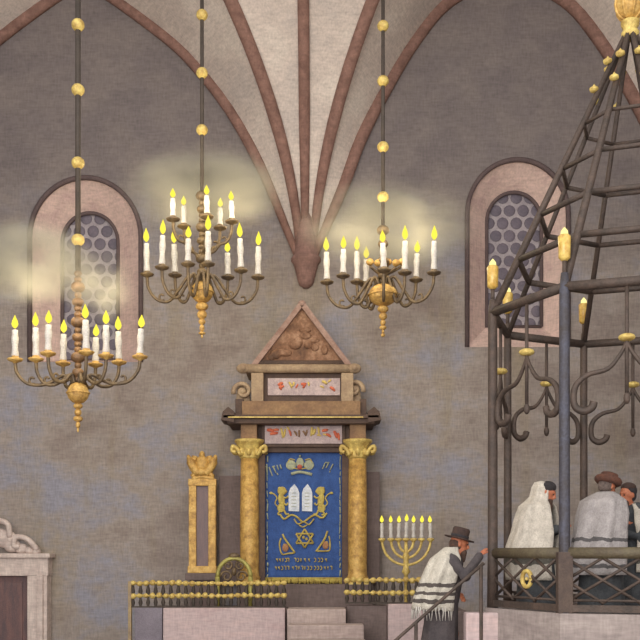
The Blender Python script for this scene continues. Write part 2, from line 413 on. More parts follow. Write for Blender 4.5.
# bead railings
def railing(pxa, pxb, ya, yb_, label, postl):
    Y = YB+.12; a = P(pxa,ya,Y); b = P(pxb,ya,Y); zb = P(0,yb_,Y).z
    t = thing('bead_railing', label, 'railing', (a.x, Y, zb), 'gilded railings in front of the ark')
    H = a.z-zb
    for zz in (a.z-.05, a.z-.245):
        m = MB(); n = int((b.x-a.x)/.1)
        m.tube([(a.x,Y,zz),(b.x,Y,zz)], .022, 6)
        for k in range(n+1):
            x = a.x+(b.x-a.x)*k/n; m.ball((x, Y, zz+random.uniform(-.008,.008)), (.052,.05,random.uniform(.036,.05)), 0, 8, 6)
        m.build('bead_rail', M['goldb'], t)
    n = int((b.x-a.x)/.115)
    for k in range(n+1):
        x = a.x+(b.x-a.x)*k/n
        MB().lathe([(.02,0),(.02,.03),(.034,.08),(.02,.13),(.018,.17),(.034,.25),(.018,.34),(.018,H-.07)], (x,Y,zb), 6).build('spindle', M['rod'], t)
    m = MB().box((a.x-.03,Y-.03,zb+.0),(b.x+.03,Y+.03,zb+.02)); m.build('bottom_rail', M['rod'], t)
    if postl: MB().box((a.x-.07,Y-.04,0),(a.x-.02,Y+.04,a.z-.02)).build('end_post', mat('worn_gilt_post',(168,144,100),(138,118,98),6,.7), t)
    return t
railing(133, 284, 580, 607.5, 'long gilded bead railing on the pink parapet left of the steps', True)
railing(347, 432, 577, 603.5, 'short gilded bead railing right of the steps below the candelabrum', False)

# ------------------------------------------------------------------ the ark
YA = 16.85
def Q(px, py, Y=YA): return P(px, py, Y)
ark = thing('torah_ark', 'brown and gilded ark with two columns under a triangular pediment', 'ark', (Q(303,0).x, YA, zp-.06))
def qb(m, x0, y0, x1, y1, ya, yb, mi=0, bev=.012):
    a = P(x0,y0,YA); b = P(x1,y1,YA); m.box((a.x,ya,a.z),(b.x,yb,b.z),mi,bev)
# base and back body
m = MB(); qb(m, 238,584,372,607, YA-.22, YW-.02); m.build('base', M['darkstone'], ark)
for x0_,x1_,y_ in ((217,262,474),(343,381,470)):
    m = MB(); qb(m, x0_,y_,x1_,584, YA+.35, YW-.02); m.build('shade_panel', M['darkstone'], ark)  # dark slabs standing in for the shade beside the columns
m = MB(); qb(m, 252,424,355,452, YA+.05, YW-.02); qb(m, 258,446,265,585, YA+.02, YW-.02); qb(m, 342,446,349,585, YA+.02, YW-.02); qb(m,262,446,345,585,YA+.3,YW-.02); m.build('door_case', M['arkdark'], ark)
# columns
for cx in (249.5, 357.5):
    b = Q(cx,584); t_ = Q(cx,459)
    h = t_.z-b.z
    m = MB().lathe([(.2,0),(.2,.05),(.175,.08),(.185,.11),(.16,.15),(.158,.3),(.16,h*.5),(.148,h)], (b.x,YA,b.z), 20); col = m.build('column', M['gold'], ark)
    MB().box((b.x-.21,YA-.21,b.z-.03),(b.x+.21,YA+.21,b.z+.03),0,.01).build('column_base', M['goldb'], col)
    m = MB().lathe([(.15,0),(.17,.03),(.155,.06),(.19,.17),(.23,.26),(.25,.28),(.25,.32)], (b.x,YA,t_.z), 16)
    for sx in (-1,1):
        for yy in (-.15,.15):
            m.tube(spline([(b.x+sx*.14,YA+yy,t_.z+.05),(b.x+sx*.2,YA+yy,t_.z+.16),(b.x+sx*.27,YA+yy,t_.z+.2),(b.x+sx*.28,YA+yy,t_.z+.12),(b.x+sx*.22,YA+yy,t_.z+.1)],4), .032, 8)
    for k in range(8):
        an = 2*PI*k/8; m.ball((b.x+.17*math.cos(an),YA+.17*math.sin(an),t_.z+.11),(.045,.045,.07),0,8,6)
    m.build('capital', M['goldb'], col)
    m = MB(); qb(m, cx-8,425,cx+8,441, YA-.16, YA+.3); m.build('impost_block', M['arkwood'], ark)
# lower inscription panel, cornice, frieze
m = MB(); qb(m, 262,423,345,447, YA-.02, YA+.1); 
m.build('inscription_frame', M['arkdark'], ark)
m = MB(); qb(m, 265,426,342,444, YA-.05, YA, 0, .005); ip = m.build('inscription_panel', M['inscr'], ark)
def dabs(name, mt, lst, Y, parent):
    m = MB()
    for x0,y0,x1,y1,w in lst:
        a = P(x0,y0,Y); b = P(x1,y1,Y); mid = a.lerp(b,.5)
        m.tube([a, mid+Vector((.004,0,.006)), b], [w*.9/59,w*1.25/59,w*.8/59], 6, flat=(1,1))
    return m.build(name, mt, parent)
YI = YA-.055
dabs('red_lettering', M['orange'], [(267,430,274,431,1.6),(270,434,278,433,1.5),(273,430,279,430,1.2),(289,430,291,436,1.1),(322,431,328,430,1.4),(326,434,331,437,1.3),(334,431,337,438,1.5),(338,433,339,440,1.2)], YI, ip)
dabs('yellow_lettering', M['yellow'], [(281,428,283,438,1.1),(285,429,284,437,1.0),(287,427,289,430,1.0),(312,427,311,436,1.2),(315,429,313,435,1.4),(318,427,319,434,1.1),(323,434,327,436,.9),(317,435,321,436,.9)], YI, ip)
dabs('brown_lettering', M['arkwood'], [(294,431,297,436,1.0),(299,430,299,437,1.0),(303,431,306,436,1.0),(307,430,306,435,.9)], YI, ip)
m = MB(); a = Q(223,424); b = Q(380,424)
m.box((a.x+.1,YA-.3,a.z-.03),(b.x-.1,YW-.02,a.z+.05),0,.012); m.box((a.x+.03,YA-.36,a.z+.05),(b.x-.03,YW-.02,a.z+.11),0,.012)
for sx, x in ((-1,a.x),(1,b.x)):
    m.prism([(x,a.z+.02),(x-sx*.03,a.z+.16),(x+sx*-.12,a.z+.24),(x-sx*.22,a.z+.16),(x-sx*.22,a.z-.02)][::sx], YA-.36, YA+.2)
m.build('cornice', M['arkdark'], ark)
m = MB(); m.box((a.x+.12,YA-.375,a.z+.055),(b.x-.3,YA-.36,a.z+.075)); m.build('gilt_line', M['goldb'], ark)
m = MB(); qb(m, 243,403,360,417, YA-.22, YW-.02); m.build('frieze', M['arkwood'], ark)
for x0_,x1_ in ((236,244),(359.5,366)):
    m = MB(); qb(m, x0_,400,x1_,418, YA-.14, YW-.1); m.build('frieze_end', M['arkdark'], ark)
# upper storey
m = MB(); qb(m, 254,374,350,404, YA-.05, YW-.02); m.build('upper_frame', M['arkdark'], ark)
for x0,x1 in ((252,264),(341,353)):
    m = MB(); qb(m, x0,375,x1,403, YA-.2, YA+.2); m.build('upper_pilaster', M['arkstone'], ark)
m = MB(); qb(m, 268,379,340,396, YA-.08, YA-.04, 0, .004); up = m.build('inscription_panel', M['inscr'], ark)
YI = YA-.085
dabs('red_lettering', M['orange'], [(278,385,283,383,1.4),(279,388,284,386,1.3),(281,390,280,384,1.1),(301,384,306,385,1.4),(303,388,306,383,1.1),(330,387,335,391,1.3),(296,388,298,384,.8)], YI, up)
dabs('yellow_lettering', M['yellow'], [(289,382,292,388,1.1),(293,386,294,382,1.0),(309,386,308,382,.9),(322,381,327,384,1.3),(328,382,331,380,.9),(320,386,324,388,.8)], YI, up)
m = MB()
for sx, x, yy in ((-1,243,392),(1,354,390)):
    c = Q(x,yy); pts = []
    for k in range(26):
        an = k/25*2.6*PI; r = .03+.13*k/25; pts.append((c.x-sx*r*math.cos(an+PI/2), YA-.08, c.z+r*math.sin(an+PI/2)*.95))
    mm = MB().tube(pts, [.028+.014*k/25 for k in range(26)], 8)
    mm.ball((c.x,YA-.06,c.z),(.06,.06,.06)); mm.box((c.x-.1,YA-.02,c.z-.2),(c.x+.1,YA+.2,c.z-.05),0,.01); mm.prism([(c.x-.12,c.z-.2),(c.x+.12,c.z-.2),(c.x+.1,c.z+.06),(c.x,c.z+.13),(c.x-.1,c.z+.06)], YA, YA+.15)
    mm.build('volute', M['arkstone'], ark)
m = MB(); a = Q(246,370); b = Q(353,370)
m.tube([(a.x,YA-.12,a.z),(b.x,YA-.12,a.z)], .075, 12); m.box((a.x,YA-.12,a.z-.06),(b.x,YW-.02,a.z+.065),0,.01)
m.build('top_beam', M['arkstone'], ark)
for x in (244,354):
    c = Q(x,370); MB().ball((c.x,YA-.13,c.z),(.12,.1,.085),0,14,8).tube([(c.x,YA-.2,c.z),(c.x,YA-.24,c.z)],.05,10).build('beam_end', M['arkstone'], ark)
# pediment
A_, B_, T_ = Q(257,364), Q(346,364), Q(302,305)
m = MB().prism([(A_.x,A_.z),(B_.x,B_.z),(T_.x,T_.z)], YA-.05, YW-.3)
for k in range(16):
    t = random.random(); u = random.random()*(1-abs(2*t-1))
    x = A_.x+(B_.x-A_.x)*(.16+.68*t); z = A_.z+.1+(T_.z-A_.z)*.55*u
    m.ball((x,YA-.05,z),(random.uniform(.05,.11),.04,random.uniform(.04,.09)),0,10,6)
m.build('pediment', M['pedi'], ark)
m = MB()
for a, b in ((A_,T_),(B_,T_)):
    d = (b-a).normalized(); m.tube([a-d*.12+Vector((0,-.08,.02)), b+d*.0+Vector((0,-.08,.0))], .062, 4, flat=(1,1), smooth=False)
m.ball(T_+Vector((0,-.08,.0)),(.07,.07,.06),0,10,6); m.build('raking_cornice', M['pediedge'], ark)
m = MB().tube([A_+Vector((-.02,-.07,.0)),B_+Vector((.02,-.07,0))], .05, 6); m.build('pediment_base_moulding', M['arkdark'], ark)

# ------------------------------------------------------------------ the blue curtain
YC = 16.99
c0 = P(264,450,YC); c1 = P(343.5,579,YC)
cur = thing('ark_curtain', 'blue embroidered curtain hanging between the columns of the ark', 'curtain', ((c0.x+c1.x)/2, YC, c1.z))
m = MB(); nx, nz = 40, 30; vs = []
for side in (0,1):
    for j in range(nz+1):
        for i in range(nx+1):
            x = c0.x+(c1.x-c0.x)*i/nx; z = c1.z+(c0.z-c1.z)*j/nz
            vs.append((x, YC+side*.02+.008*math.sin(i*1.1)*(1-.5*j/nz)+.004*math.sin(j*.7), z))
n1 = (nx+1)*(nz+1); fs = []
for j in range(nz):
    for i in range(nx):
        a = j*(nx+1)+i; fs.append((a,a+1,a+nx+2,a+nx+1)); fs.append((n1+a,n1+a+nx+1,n1+a+nx+2,n1+a+1))
for i in range(nx): fs.append((i,n1+i,n1+i+1,i+1)); k = nz*(nx+1)+i; fs.append((k,k+1,n1+k+1,n1+k))
for j in range(nz): k = j*(nx+1); fs.append((k,k+nx+1,n1+k+nx+1,n1+k)); k += nx; fs.append((k,n1+k,n1+k+nx+1,k+nx+1))
m.add(vs, fs, 0, True); m.build('cloth', M['bluecloth'], cur)
YE = YC-.02
S_ = 1/59.0
def stroke(m, pts, w, mi=0): m.tube(spline([P(x,y,YE) for x,y in pts],4) if len(pts) > 2 else [P(x,y,YE) for x,y in pts], w*S_*.5, 6, mi)
def blob(m, x, y, rx, ry, mi=0, rot=0):
    c = P(x,y,YE); m.ball(c, (rx*S_,.014,ry*S_), mi, 14, 8, Matrix.Rotation(rot,3,'Y'))
# crown
m = MB(); blob(m,291,465,5.2,5,1); blob(m,309,465,5.2,5,1); blob(m,300,463,4,5.5,1)
stroke(m, [(291,474),(300,472),(312,474.5)], 3.2, 1); stroke(m, [(288,463),(290,459),(295,460)],1.3); stroke(m, [(312,463),(310,459),(305,460)],1.3); stroke(m, [(300,457),(300,455)],2.4,1)
stroke(m,[(289,467),(300,469),(311,467)],1.3)
cr = m.build('crown_emblem', [M['emb'], M['embg']], cur); m = MB(); blob(m,299.7,467,2.6,2.6); 
for v in m.v: v.y -= .012
m.build('jewel', M['red'], cr)
# lettering at the top
m = MB()
for x0,y0,x1,y1 in [(266,466,267.5,475),(269,467,272.5,476),(273,466,276,473),(277,465,278.5,470),(280,464.5,281.5,469),(272,467,275,466),(277,473,278,475)]: stroke(m, [(x0,y0),(x1,y1)], 1.5)
m.build('top_left_lettering', M['embg'], cur)
m = MB()
for x0,y0,x1,y1 in [(325,463,322.5,469),(329,462,326,468),(333,464,330,470),(325,462.5,328,462.5),(330,471,329.5,472.5)]: stroke(m, [(x0,y0),(x1,y1)], 1.4)
m.build('top_right_lettering', M['embg'], cur)
# tablets
for x0,x1 in ((288.6,299.3),(302,312.3)):
    cx = (x0+x1)/2; po = [(x0,511),(x1,511.5),(x1,493),(x1-1.5,488.5),(cx+.4,484),(x0+1.5,488.5),(x0,493)]
    m = MB().prism([(P(x,y,YE).x,P(x,y,YE).z) for x,y in po], YE-.012, YE+.012, 0)
    for k in range(5): m.tube([P(cx-2.5,493+k*3.4,YE-.013),P(cx+2.2,493+k*3.4,YE-.013)], .006, 5, 1)
    m.build('tablet', [M['embw'], M['embg']], cur)
# lions
for sx, ox in ((-1,0),(1,602.5)):
    def X(x): return x if sx < 0 else ox-x
    m = MB(); blob(m,X(282),491,4.6,4.4); blob(m,X(285.3),491.5,2,1.7); blob(m,X(279.5),488.5,1.6,1.8)
    blob(m,X(281.5),500,3.4,7,0,.15*sx); blob(m,X(281),508,4,4.5); stroke(m,[(X(283),497),(X(286),498),(X(288.5),496)],2); stroke(m,[(X(283),502),(X(286),505),(X(288),503)],2)
    stroke(m,[(X(280),511),(X(278),514),(X(281),515)],2); stroke(m,[(X(284),510),(X(286),514),(X(289),514)],2.2)
    stroke(m,[(X(278),507),(X(275),503),(X(277),498),(X(274),494),(X(270.5),493)],1.4); blob(m,X(271),493,1.8,1.3)
    m.build('lion_emblem', M['emb'], cur)
m = MB(); stroke(m,[(280,514),(284,519),(291,515),(297,517),(303,522),(309,518),(315,515),(322,518),(327,513)],2.2)
stroke(m,[(294,519),(298,524),(304,522),(309,524.5),(314,519)],1.6); stroke(m,[(299,525),(303,527),(307,525)],1.4)
m.build('ribbon', M['emb'], cur)
m = MB()
for o in (0, PI):
    tri = [(304.7+10*math.sin(o+2*PI*k/3), 538.5-9.5*math.cos(o+2*PI*k/3)) for k in range(4)]
    for k in range(3): stroke(m, [tri[k], tri[k+1]], 2.1)
blob(m,303.5,537.5,1.4,1.8); blob(m,306.5,539,1.3,1.5)
m.build('six_pointed_star', M['emb'], cur)
for po, fl in (([(282.5,534),(285,539),(290,546),(295,553)],[(281,538),(279.5,545),(282,554),(288,553.5),(294,553)]), ([(327.5,531),(325,538),(320,546),(316,551.5)],[(329,536),(330,543),(329.5,550),(325,551),(317,551)])):
    m = MB(); stroke(m,po,2.2); stroke(m,fl,1.8); cx = sum(p[0] for p in fl)/5; cy = sum(p[1] for p in fl)/5
    blob(m,cx+(.5 if cx<300 else -.5),cy-1,3.2,4.2,1); stroke(m,[(cx,cy+2),(cx+(-1 if cx<300 else 1),cy-5)],1.3)
    m.build('hand_emblem', [M['emb'], mat('copper_thread',(170,124,84),(144,100,70),14,.8)], cur)
# two lines of lettering
m = MB(); rnd = random.Random(3)
for y, xs in ((560,[277,280,283,286,288,295,298,301,305,309,315,319,322,326]),(568,[276,279,282,285,288,293,296,299,302,305,308,311,315,318,321,325,328,331])):
    for x in xs:
        k = rnd.randrange(4)
        if k == 0: stroke(m,[(x-1,y-1.8),(x+1,y-1.8)],1.0); stroke(m,[(x+1,y-1.8),(x+.8,y+1.8)],1.0)
        elif k == 1: stroke(m,[(x-.9,y-1.5),(x+.9,y+1.5)],1.1); stroke(m,[(x+.9,y-1.6),(x,y)],.9)
        elif k == 2: stroke(m,[(x,y-1.8),(x-.2,y+1.6)],1.2)
        else: stroke(m,[(x-1,y-1.8),(x+.8,y-1.5)],1.0); stroke(m,[(x+.8,y-1.5),(x+.8,y+1.6)],1.0); stroke(m,[(x-1,y+1.7),(x+.8,y+1.6)],1.0)
m.build('dedication_lettering', M['emb'], cur)
for xs, seed in ((267.3,5),(340,6)):
    m = MB(); rnd = random.Random(seed); y = 456
    while y < 577:
        l = rnd.uniform(3,8); stroke(m,[(xs+rnd.uniform(-.5,.5),y),(xs+rnd.uniform(-.5,.5),min(578,y+l))],rnd.uniform(.9,1.6)); y += l+rnd.uniform(.3,2.5)
    m.build('border_braid', M['embg'], cur)
m = MB(); rnd = random.Random(9)
for k in range(62):
    x = 264.5+78.5*k/61; stroke(m,[(x,577.5),(x+rnd.uniform(-.6,.6),583.5+rnd.uniform(-1,1))],1.5)
stroke(m,[(264,578),(343.5,578)],1.6)
m.build('fringe', M['emb'], cur)

# ------------------------------------------------------------------ gilded framed panel left of the ark
YF = 17.0
g0 = P(202,574,YF)
fr = thing('gilded_mirror', 'tall narrow gilt-framed dark panel with leafy crest, left of the ark', 'framed panel', (g0.x, YF, zp-.06))
def fb(m, x0,y0,x1,y1, ya, yb, bev=.012): a = P(x0,y0,YF); b = P(x1,y1,YF); m.box((a.x,ya,a.z),(b.x,yb,b.z),0,bev)
m = MB(); fb(m,189,480,196.5,572,YF-.05,YF+.1); fb(m,208.5,480,216,572,YF-.05,YF+.1); fb(m,188.5,479,216.5,486,YF-.06,YF+.1); fb(m,188,566,217,573,YF-.07,YF+.12); m.build('frame', M['gold'], fr)
m = MB(); fb(m,194,482,211,568,YF,YF+.08,.003); m.build('panel', M['mirror'], fr)
m = MB(); fb(m,186,573,219,580,YF-.12,YW-.05); fb(m,190,579,215,606.8,YF-.05,YW-.1); m.build('stand', M['darkstone'], fr)
m = MB()
for x0,pts in ((0,[(192,477),(196,473),(202,475),(208,472),(213,477)]),(1,[(192,479),(202,477),(214,479)])): m.tube(spline([P(x,y,YF-.02) for x,y in pts],4),.045,8)
for sx in (-1,1):
    m.tube(spline([P(202+sx*3,474,YF-.02),P(202+sx*8,468,YF-.02),P(202+sx*12,460,YF-.02),P(202+sx*14,455,YF-.02)],5),[.08+.0*k for k in range(10)]+[.06,.05,.045,.035,.03,.02],8)
    m.tube(spline([P(202+sx*5,470,YF),P(202+sx*8,462,YF),P(202+sx*7,456,YF)],4),.05,8)
m.ball(P(202,464,YF-.02),(.11,.06,.15)); m.ball(P(202,455,YF-.02),(.05,.05,.07)); m.ball(P(202,472,YF-.04),(.13,.06,.07))
m.build('crest', M['gold'], fr)

# round scrollwork ornament
YO = 16.3
oc = P(234,584,YO)
orn = thing('scrollwork_ornament', 'rounded gilt scrollwork ornament standing at the foot of the left column', 'ornament', (oc.x, YO, zp-.06))
m = MB(); R = .27
m.tube([(oc.x+R*math.cos(PI*k/20), YO, oc.z+.12+R*1.1*math.sin(PI*k/20)) for k in range(21)], .035, 8)
m.tube([(oc.x-R,YO,oc.z+.12),(oc.x-R,YO,zp-.06)],.04,8); m.tube([(oc.x+R,YO,oc.z+.12),(oc.x+R,YO,zp-.06)],.04,8)
m.build('arched_rim', mat('greenish_gilding',(186,178,96),(146,134,74),9,.5,.2), orn)
m = MB()
for sx in (-1,1):
    for (cx,cz,r,st) in ((.12,.12,.1,0),(.1,.3,.075,1)):
        pts = []
        for k in range(18):
            an = k/17*2*PI*1.2+st*2; rr = r*(1-.75*k/17); pts.append((oc.x+sx*(cx+rr*math.cos(an)),YO,oc.z+cz+rr*math.sin(an)))
        m.tube(pts,.02,6)
m.ball((oc.x,YO,oc.z+.2),(.04,.04,.07)); m.ball((oc.x,YO,oc.z+.46),(.09,.04,.05))
m.build('scrollwork', M['brass'], orn)

# ------------------------------------------------------------------ candles
FL = MB().lathe([(.006,0),(.03,.03),(.036,.07),(.026,.13),(.012,.19),(.003,.23)], (0,0,0), 8)
def candle_proto():
    root = bpy.data.objects.new('candle', None); COL.objects.link(root); WL[root] = Vector((0,0,0))
    m = MB(); pr = []
    for k in range(8): pr.append((.034+.005*math.sin(k*1.7), k/7*.42))
    m.lathe(pr+[(.02,.425)], (0,0,0), 10); w = m.build('wax', M['wax'], root)
    wk = MB().tube([(0,0,.42),(0,0,.46)],.004,5).build('wick', M['eye'], root)
    fl = MB().lathe([(.006,.445),(.028,.475),(.036,.51),(.028,.56),(.014,.6),(.003,.64)], (0,0,0), 8).build('flame', M['flame'], root)
    KIDS[root] = [w, wk, fl]; return root
CP = candle_proto(); used = [False]
ORD = ['first','second','third','fourth','fifth','sixth','seventh','eighth','ninth','tenth']
def candle(loc, hz, wz, label, group, r=0):
    o = CP if not used[0] else copy_tree(CP); used[0] = True
    o.location = loc; o.scale = (wz*1.2, wz*1.2, hz); o.rotation_euler = (random.uniform(-.03,.03), random.uniform(-.04,.04), random.uniform(0,6))
    o['label'] = label; o['category'] = 'candle'; o['group'] = group; return o

# ------------------------------------------------------------------ chandeliers
def chandelier(name_label, cx, Y, zpan, orbz, orbr, arms, balls, rodtop, finials, who, group, dip=.3, stem_top=None, armw=.022, squash=1.0, tiers=None):
    """arms: list of (radius, angle deg, candle height m, candle? )"""
    x = (cx-320)*Y/F
    t = thing('chandelier', name_label, 'chandelier', (x, Y, orbz), group)
    top = stem_top
    rd = MB().tube([(x,Y,top),(x,Y,rodtop)], .034 if who == 'left' else .027, 8).build('hanging_rod', M['rod'], t)
    for i, by in enumerate(balls):
        zb = EYE+(HOR-by)*Y/F
        MB().ball((x,Y,zb), (.082,.082,.076), 0, 14, 10).build('rod_ball', M['goldb'], t)
    r = orbr
    m = MB().lathe([(r*squash*math.sin(PI*(.03+.94*q/14)), -r*math.cos(PI*(.03+.94*q/14))) for q in range(15)], (x,Y,orbz), 24)
    m.tube([(x+r*1.02*squash*math.cos(2*PI*k/24),Y+r*1.02*squash*math.sin(2*PI*k/24),orbz) for k in range(25)], .012, 6)
    m.build('orb', M['gold'], t)
    m = MB(); z = orbz-r*.95
    for rr, h in finials: m.ball((x,Y,z-h*.5),(rr,rr,h*.55),0,12,8); z -= h
    m.build('bottom_finial', M['gold'], t)
    m = MB(); z = orbz+r; k = 0
    while z < top-.02:
        rr = [.05,.075,.045,.09,.05][k % 5]; h = [.07,.1,.08,.12,.07][k % 5]; m.ball((x,Y,z+h*.5),(rr,rr,h*.6),0,12,8); z += h; k += 1
    m.tube([(x,Y,orbz),(x,Y,top+.02)],.03,8)
    m.build('baluster_stem', M['brass'] if who != 'left' else mat('stem_brass',(150,112,70),(98,78,62),9,.5,.3), t)
    pos = []
    for a in arms:
        rad, ang, ch, hub, zp_, dp = (list(a)+[None]*6)[:6]
        if zp_ is None: zp_ = zpan
        if hub is None: hub = orbz+r*.9
        if dp is None: dp = dip
        an = math.radians(ang); d = Vector((math.cos(an), math.sin(an), 0)); C = Vector((x,Y,0))
        low = zp_-dp
        path = [C+d*.05+Vector((0,0,hub)), C+d*rad*.22+Vector((0,0,hub+.1)), C+d*rad*.42+Vector((0,0,(hub+low)/2+.03)), C+d*rad*.6+Vector((0,0,low)), C+d*rad*.82+Vector((0,0,low+.03)), C+d*rad*.97+Vector((0,0,low+dp*.5)), C+d*rad+Vector((0,0,zp_-.02))]
        ar = MB().tube(spline(path,6), armw, 8)
        cc = C+d*rad*.72+Vector((0,0,low+.07)); ar.tube([cc+d*(.06*math.cos(q/10*4.8+4.2))*(1-q/14)+Vector((0,0,.06*math.sin(q/10*4.8+4.2)*(1-q/14))) for q in range(11)], armw*.7, 6)
        ao = ar.build('arm', M['brass'], t)
        MB().lathe([(.015,-.05),(.03,-.03),(.085,-.01),(.1,.012),(.09,.02),(.045,.012),(.045,.05),(.036,.05)], C+d*rad+Vector((0,0,zp_)), 14).build('drip_pan', M['gold' if who == 'left' else 'brass'], ao)
        if ch: pos.append((C+d*rad+Vector((0,0,zp_+.015)), ch))
    return t, pos

def aim(cx, Y, lst, rmin):
    """arm directions and lengths: (sideways offset along the picture row, 'f' towards us or 'b' towards the wall)"""
    out = []; x0 = (cx-320)*Y/F
    for px, fb in lst:
        best = None
        rad = max(rmin, abs(px-cx)*Y/F*1.03)
        for q in range(0, 181):
            a = math.radians(q if fb == 'b' else -q)
            e = abs(320+(x0+rad*math.cos(a))/(Y+rad*math.sin(a))*F-px)
            if best is None or e < best[0]: best = (e, math.degrees(a))
        out.append((rad, best[1]))
    return out
# left chandelier
Y1 = 12.5; zpan = P(0,359,Y1).z
armsA = aim(78, Y1, [(15,'b'),(36,'b'),(48,'f'),(63,'b'),(86,'f'),(95.5,'b'),(106,'f'),(119,'b'),(140,'f')], .42)
tA, pA = chandelier('large brass chandelier nearest the left edge, hanging before the arched window', 78, Y1, zpan, P(0,393,Y1).z, .135,
    [(r,a,.42) for r,a in armsA], [25,90,163,240], P(0,-30,Y1).z, [(.06,.07),(.045,.09),(.06,.07),(.03,.08),(.015,.05)], 'left', 'brass chandeliers', dip=.32, stem_top=P(0,272,Y1).z)
pA.sort(key=lambda q: q[0].x/q[0].y)
for i,(p,h) in enumerate(pA): candle(p, .86+.06*math.sin(i*2.1), 1.0, 'lit white candle, %s from the left on the chandelier before the left window' % ORD[i], 'candles on the left chandelier')
# middle chandelier, two tiers
Y2 = 14.0; zpan = P(0,273,Y2).z; zup = P(0,224,Y2).z; hub2 = P(0,262,Y2).z
armsB = [(r,a,h) for (r,a),h in zip(aim(202, Y2, [(147,'b'),(162,'f'),(175,'b'),(188,'f'),(208,'f'),(228,'b'),(241,'f'),(258,'b')], .42), (.4,.4,.4,.3,.4,.3,.4,.4))]
armsB2 = [(r,a,.26,hub2,zup,.3) for r,a in aim(202, Y2, [(173,'f'),(184,'b'),(207,'f'),(220,'b'),(232,'f')], .3)]
tB, pB = chandelier('two-tiered brass chandelier hanging above and left of the ark', 202, Y2, zpan, P(0,292,Y2).z, .155, armsB+armsB2, [15,73,130], P(0,-30,Y2).z,
    [(.09,.11),(.07,.12),(.05,.08),(.035,.1),(.05,.04),(.015,.05)], 'mid', 'brass chandeliers', dip=.38, stem_top=P(0,196,Y2).z)
lo = sorted([q for q in pB if q[0].z < zup-.3], key=lambda q: q[0].x/q[0].y); hi = sorted([q for q in pB if q[0].z >= zup-.3], key=lambda q: q[0].x/q[0].y)
for i,(p,h) in enumerate(lo): candle(p, 1.02 if h > .35 else .8, 1.0, 'lit white candle, %s from the left on the two-tiered chandelier\'s lower ring' % ORD[i], 'candles on the two-tiered chandelier')
for i,(p,h) in enumerate(hi): candle(p, .66, .9, 'lit white candle, %s from the left on the two-tiered chandelier\'s upper ring' % ORD[i], 'candles on the two-tiered chandelier')
# right chandelier
zpan = P(0,279,Y2).z
armsC = [(r,a,h) for (r,a),h in zip(aim(383, Y2, [(327,'b'),(343,'f'),(357,'b'),(366,'b'),(384,'f'),(405,'f'),(416,'b'),(434,'f')], .4), (.4,.38,.4,.38,.38,.4,.34,.4))]
tC, pC = chandelier('brass chandelier with a broad orb hanging above and right of the ark', 383, Y2, zpan, P(0,295,Y2).z, .155, armsC, [26,81,147,197], P(0,-30,Y2).z,
    [(.08,.1),(.06,.1),(.04,.08),(.05,.06),(.02,.05),(.03,.05)], 'right', 'brass chandeliers', dip=.36, stem_top=P(0,232,Y2).z, squash=1.3)
for k, px in enumerate((370,378,388,396,402)):
    c = P(px,262+(k%2),Y2-.1+.08*(k%3)); b = P(383,276,Y2)
    u = MB().tube(spline([b, (b+c)*.5+Vector((0,0,-.04)), c+Vector((0,0,-.06))],4), .018, 6); u.build('bud_stem', M['brass'], tC)
    MB().ball(c,(.055,.055,.05)).build('gilt_bud', M['gold'], tC)
pC.sort(key=lambda q: q[0].x/q[0].y)
for i,(p,h) in enumerate(pC): candle(p, 1.0 if h > .39 else .85, 1.0, 'lit white candle, %s from the left on the chandelier right of the ark' % ORD[i], 'candles on the right chandelier')

# ------------------------------------------------------------------ seven-branched candelabrum
YM = YB+.14; mc = P(406,0,YM); zr = P(0,577,YM).z
mn = thing('seven_branched_candelabrum', 'gilded seven-branched candelabrum standing behind the short railing', 'candelabrum', (mc.x, YM+.25, zp-.06))
YM += .25; mc = P(406,0,YM); sc = 1000/YM
m = MB().lathe([(.16,0),(.16,.03),(.06,.08),(.03,.14),(.03,P(0,575,YM).z-(zp-.06)),(.07,P(0,572,YM).z-(zp-.06)),(.045,P(0,568,YM).z-(zp-.06)),(.04,P(0,560,YM).z-(zp-.06)),(.055,P(0,556,YM).z-(zp-.06)),(.03,P(0,552,YM).z-(zp-.06)),(.025,P(0,540,YM).z-(zp-.06))], (mc.x,YM,zp-.06), 14)
m.build('stem', M['goldb'], mn)
offs = [-24,-15,-7.5,0,7.5,15.5,24.5]
for i, o in enumerate(offs):
    cup = P(406+o,540 if abs(o)>1 else 540,YM)
    if o:
        b = P(406,[0,566,560,553][[0,7.5,15,24].index(min([0,7.5,15,24], key=lambda v: abs(v-abs(o))))] if 0 else {7.5:552,15:558,15.5:558,24:565,24.5:565}[abs(o)],YM)
        path = []
        for k in range(13):
            a = PI/2*k/12; path.append(Vector((b.x+(cup.x-b.x)*math.sin(a), YM, b.z+(cup.z-b.z)*(1-math.cos(a)))))
        ar = MB().tube(path, .022, 8).build('branch', M['goldb'], mn)
    else: ar = mn
    MB().lathe([(.02,-.04),(.03,-.02),(.06,0),(.06,.02),(.035,.03)], cup, 10).build('cup', M['goldb'], ar)
    candle(cup+Vector((0,0,.02)), .58 if i != 3 else .62, .75, 'small lit candle, %s from the left on the seven-branched candelabrum' % ORD[i], 'candles on the candelabrum')

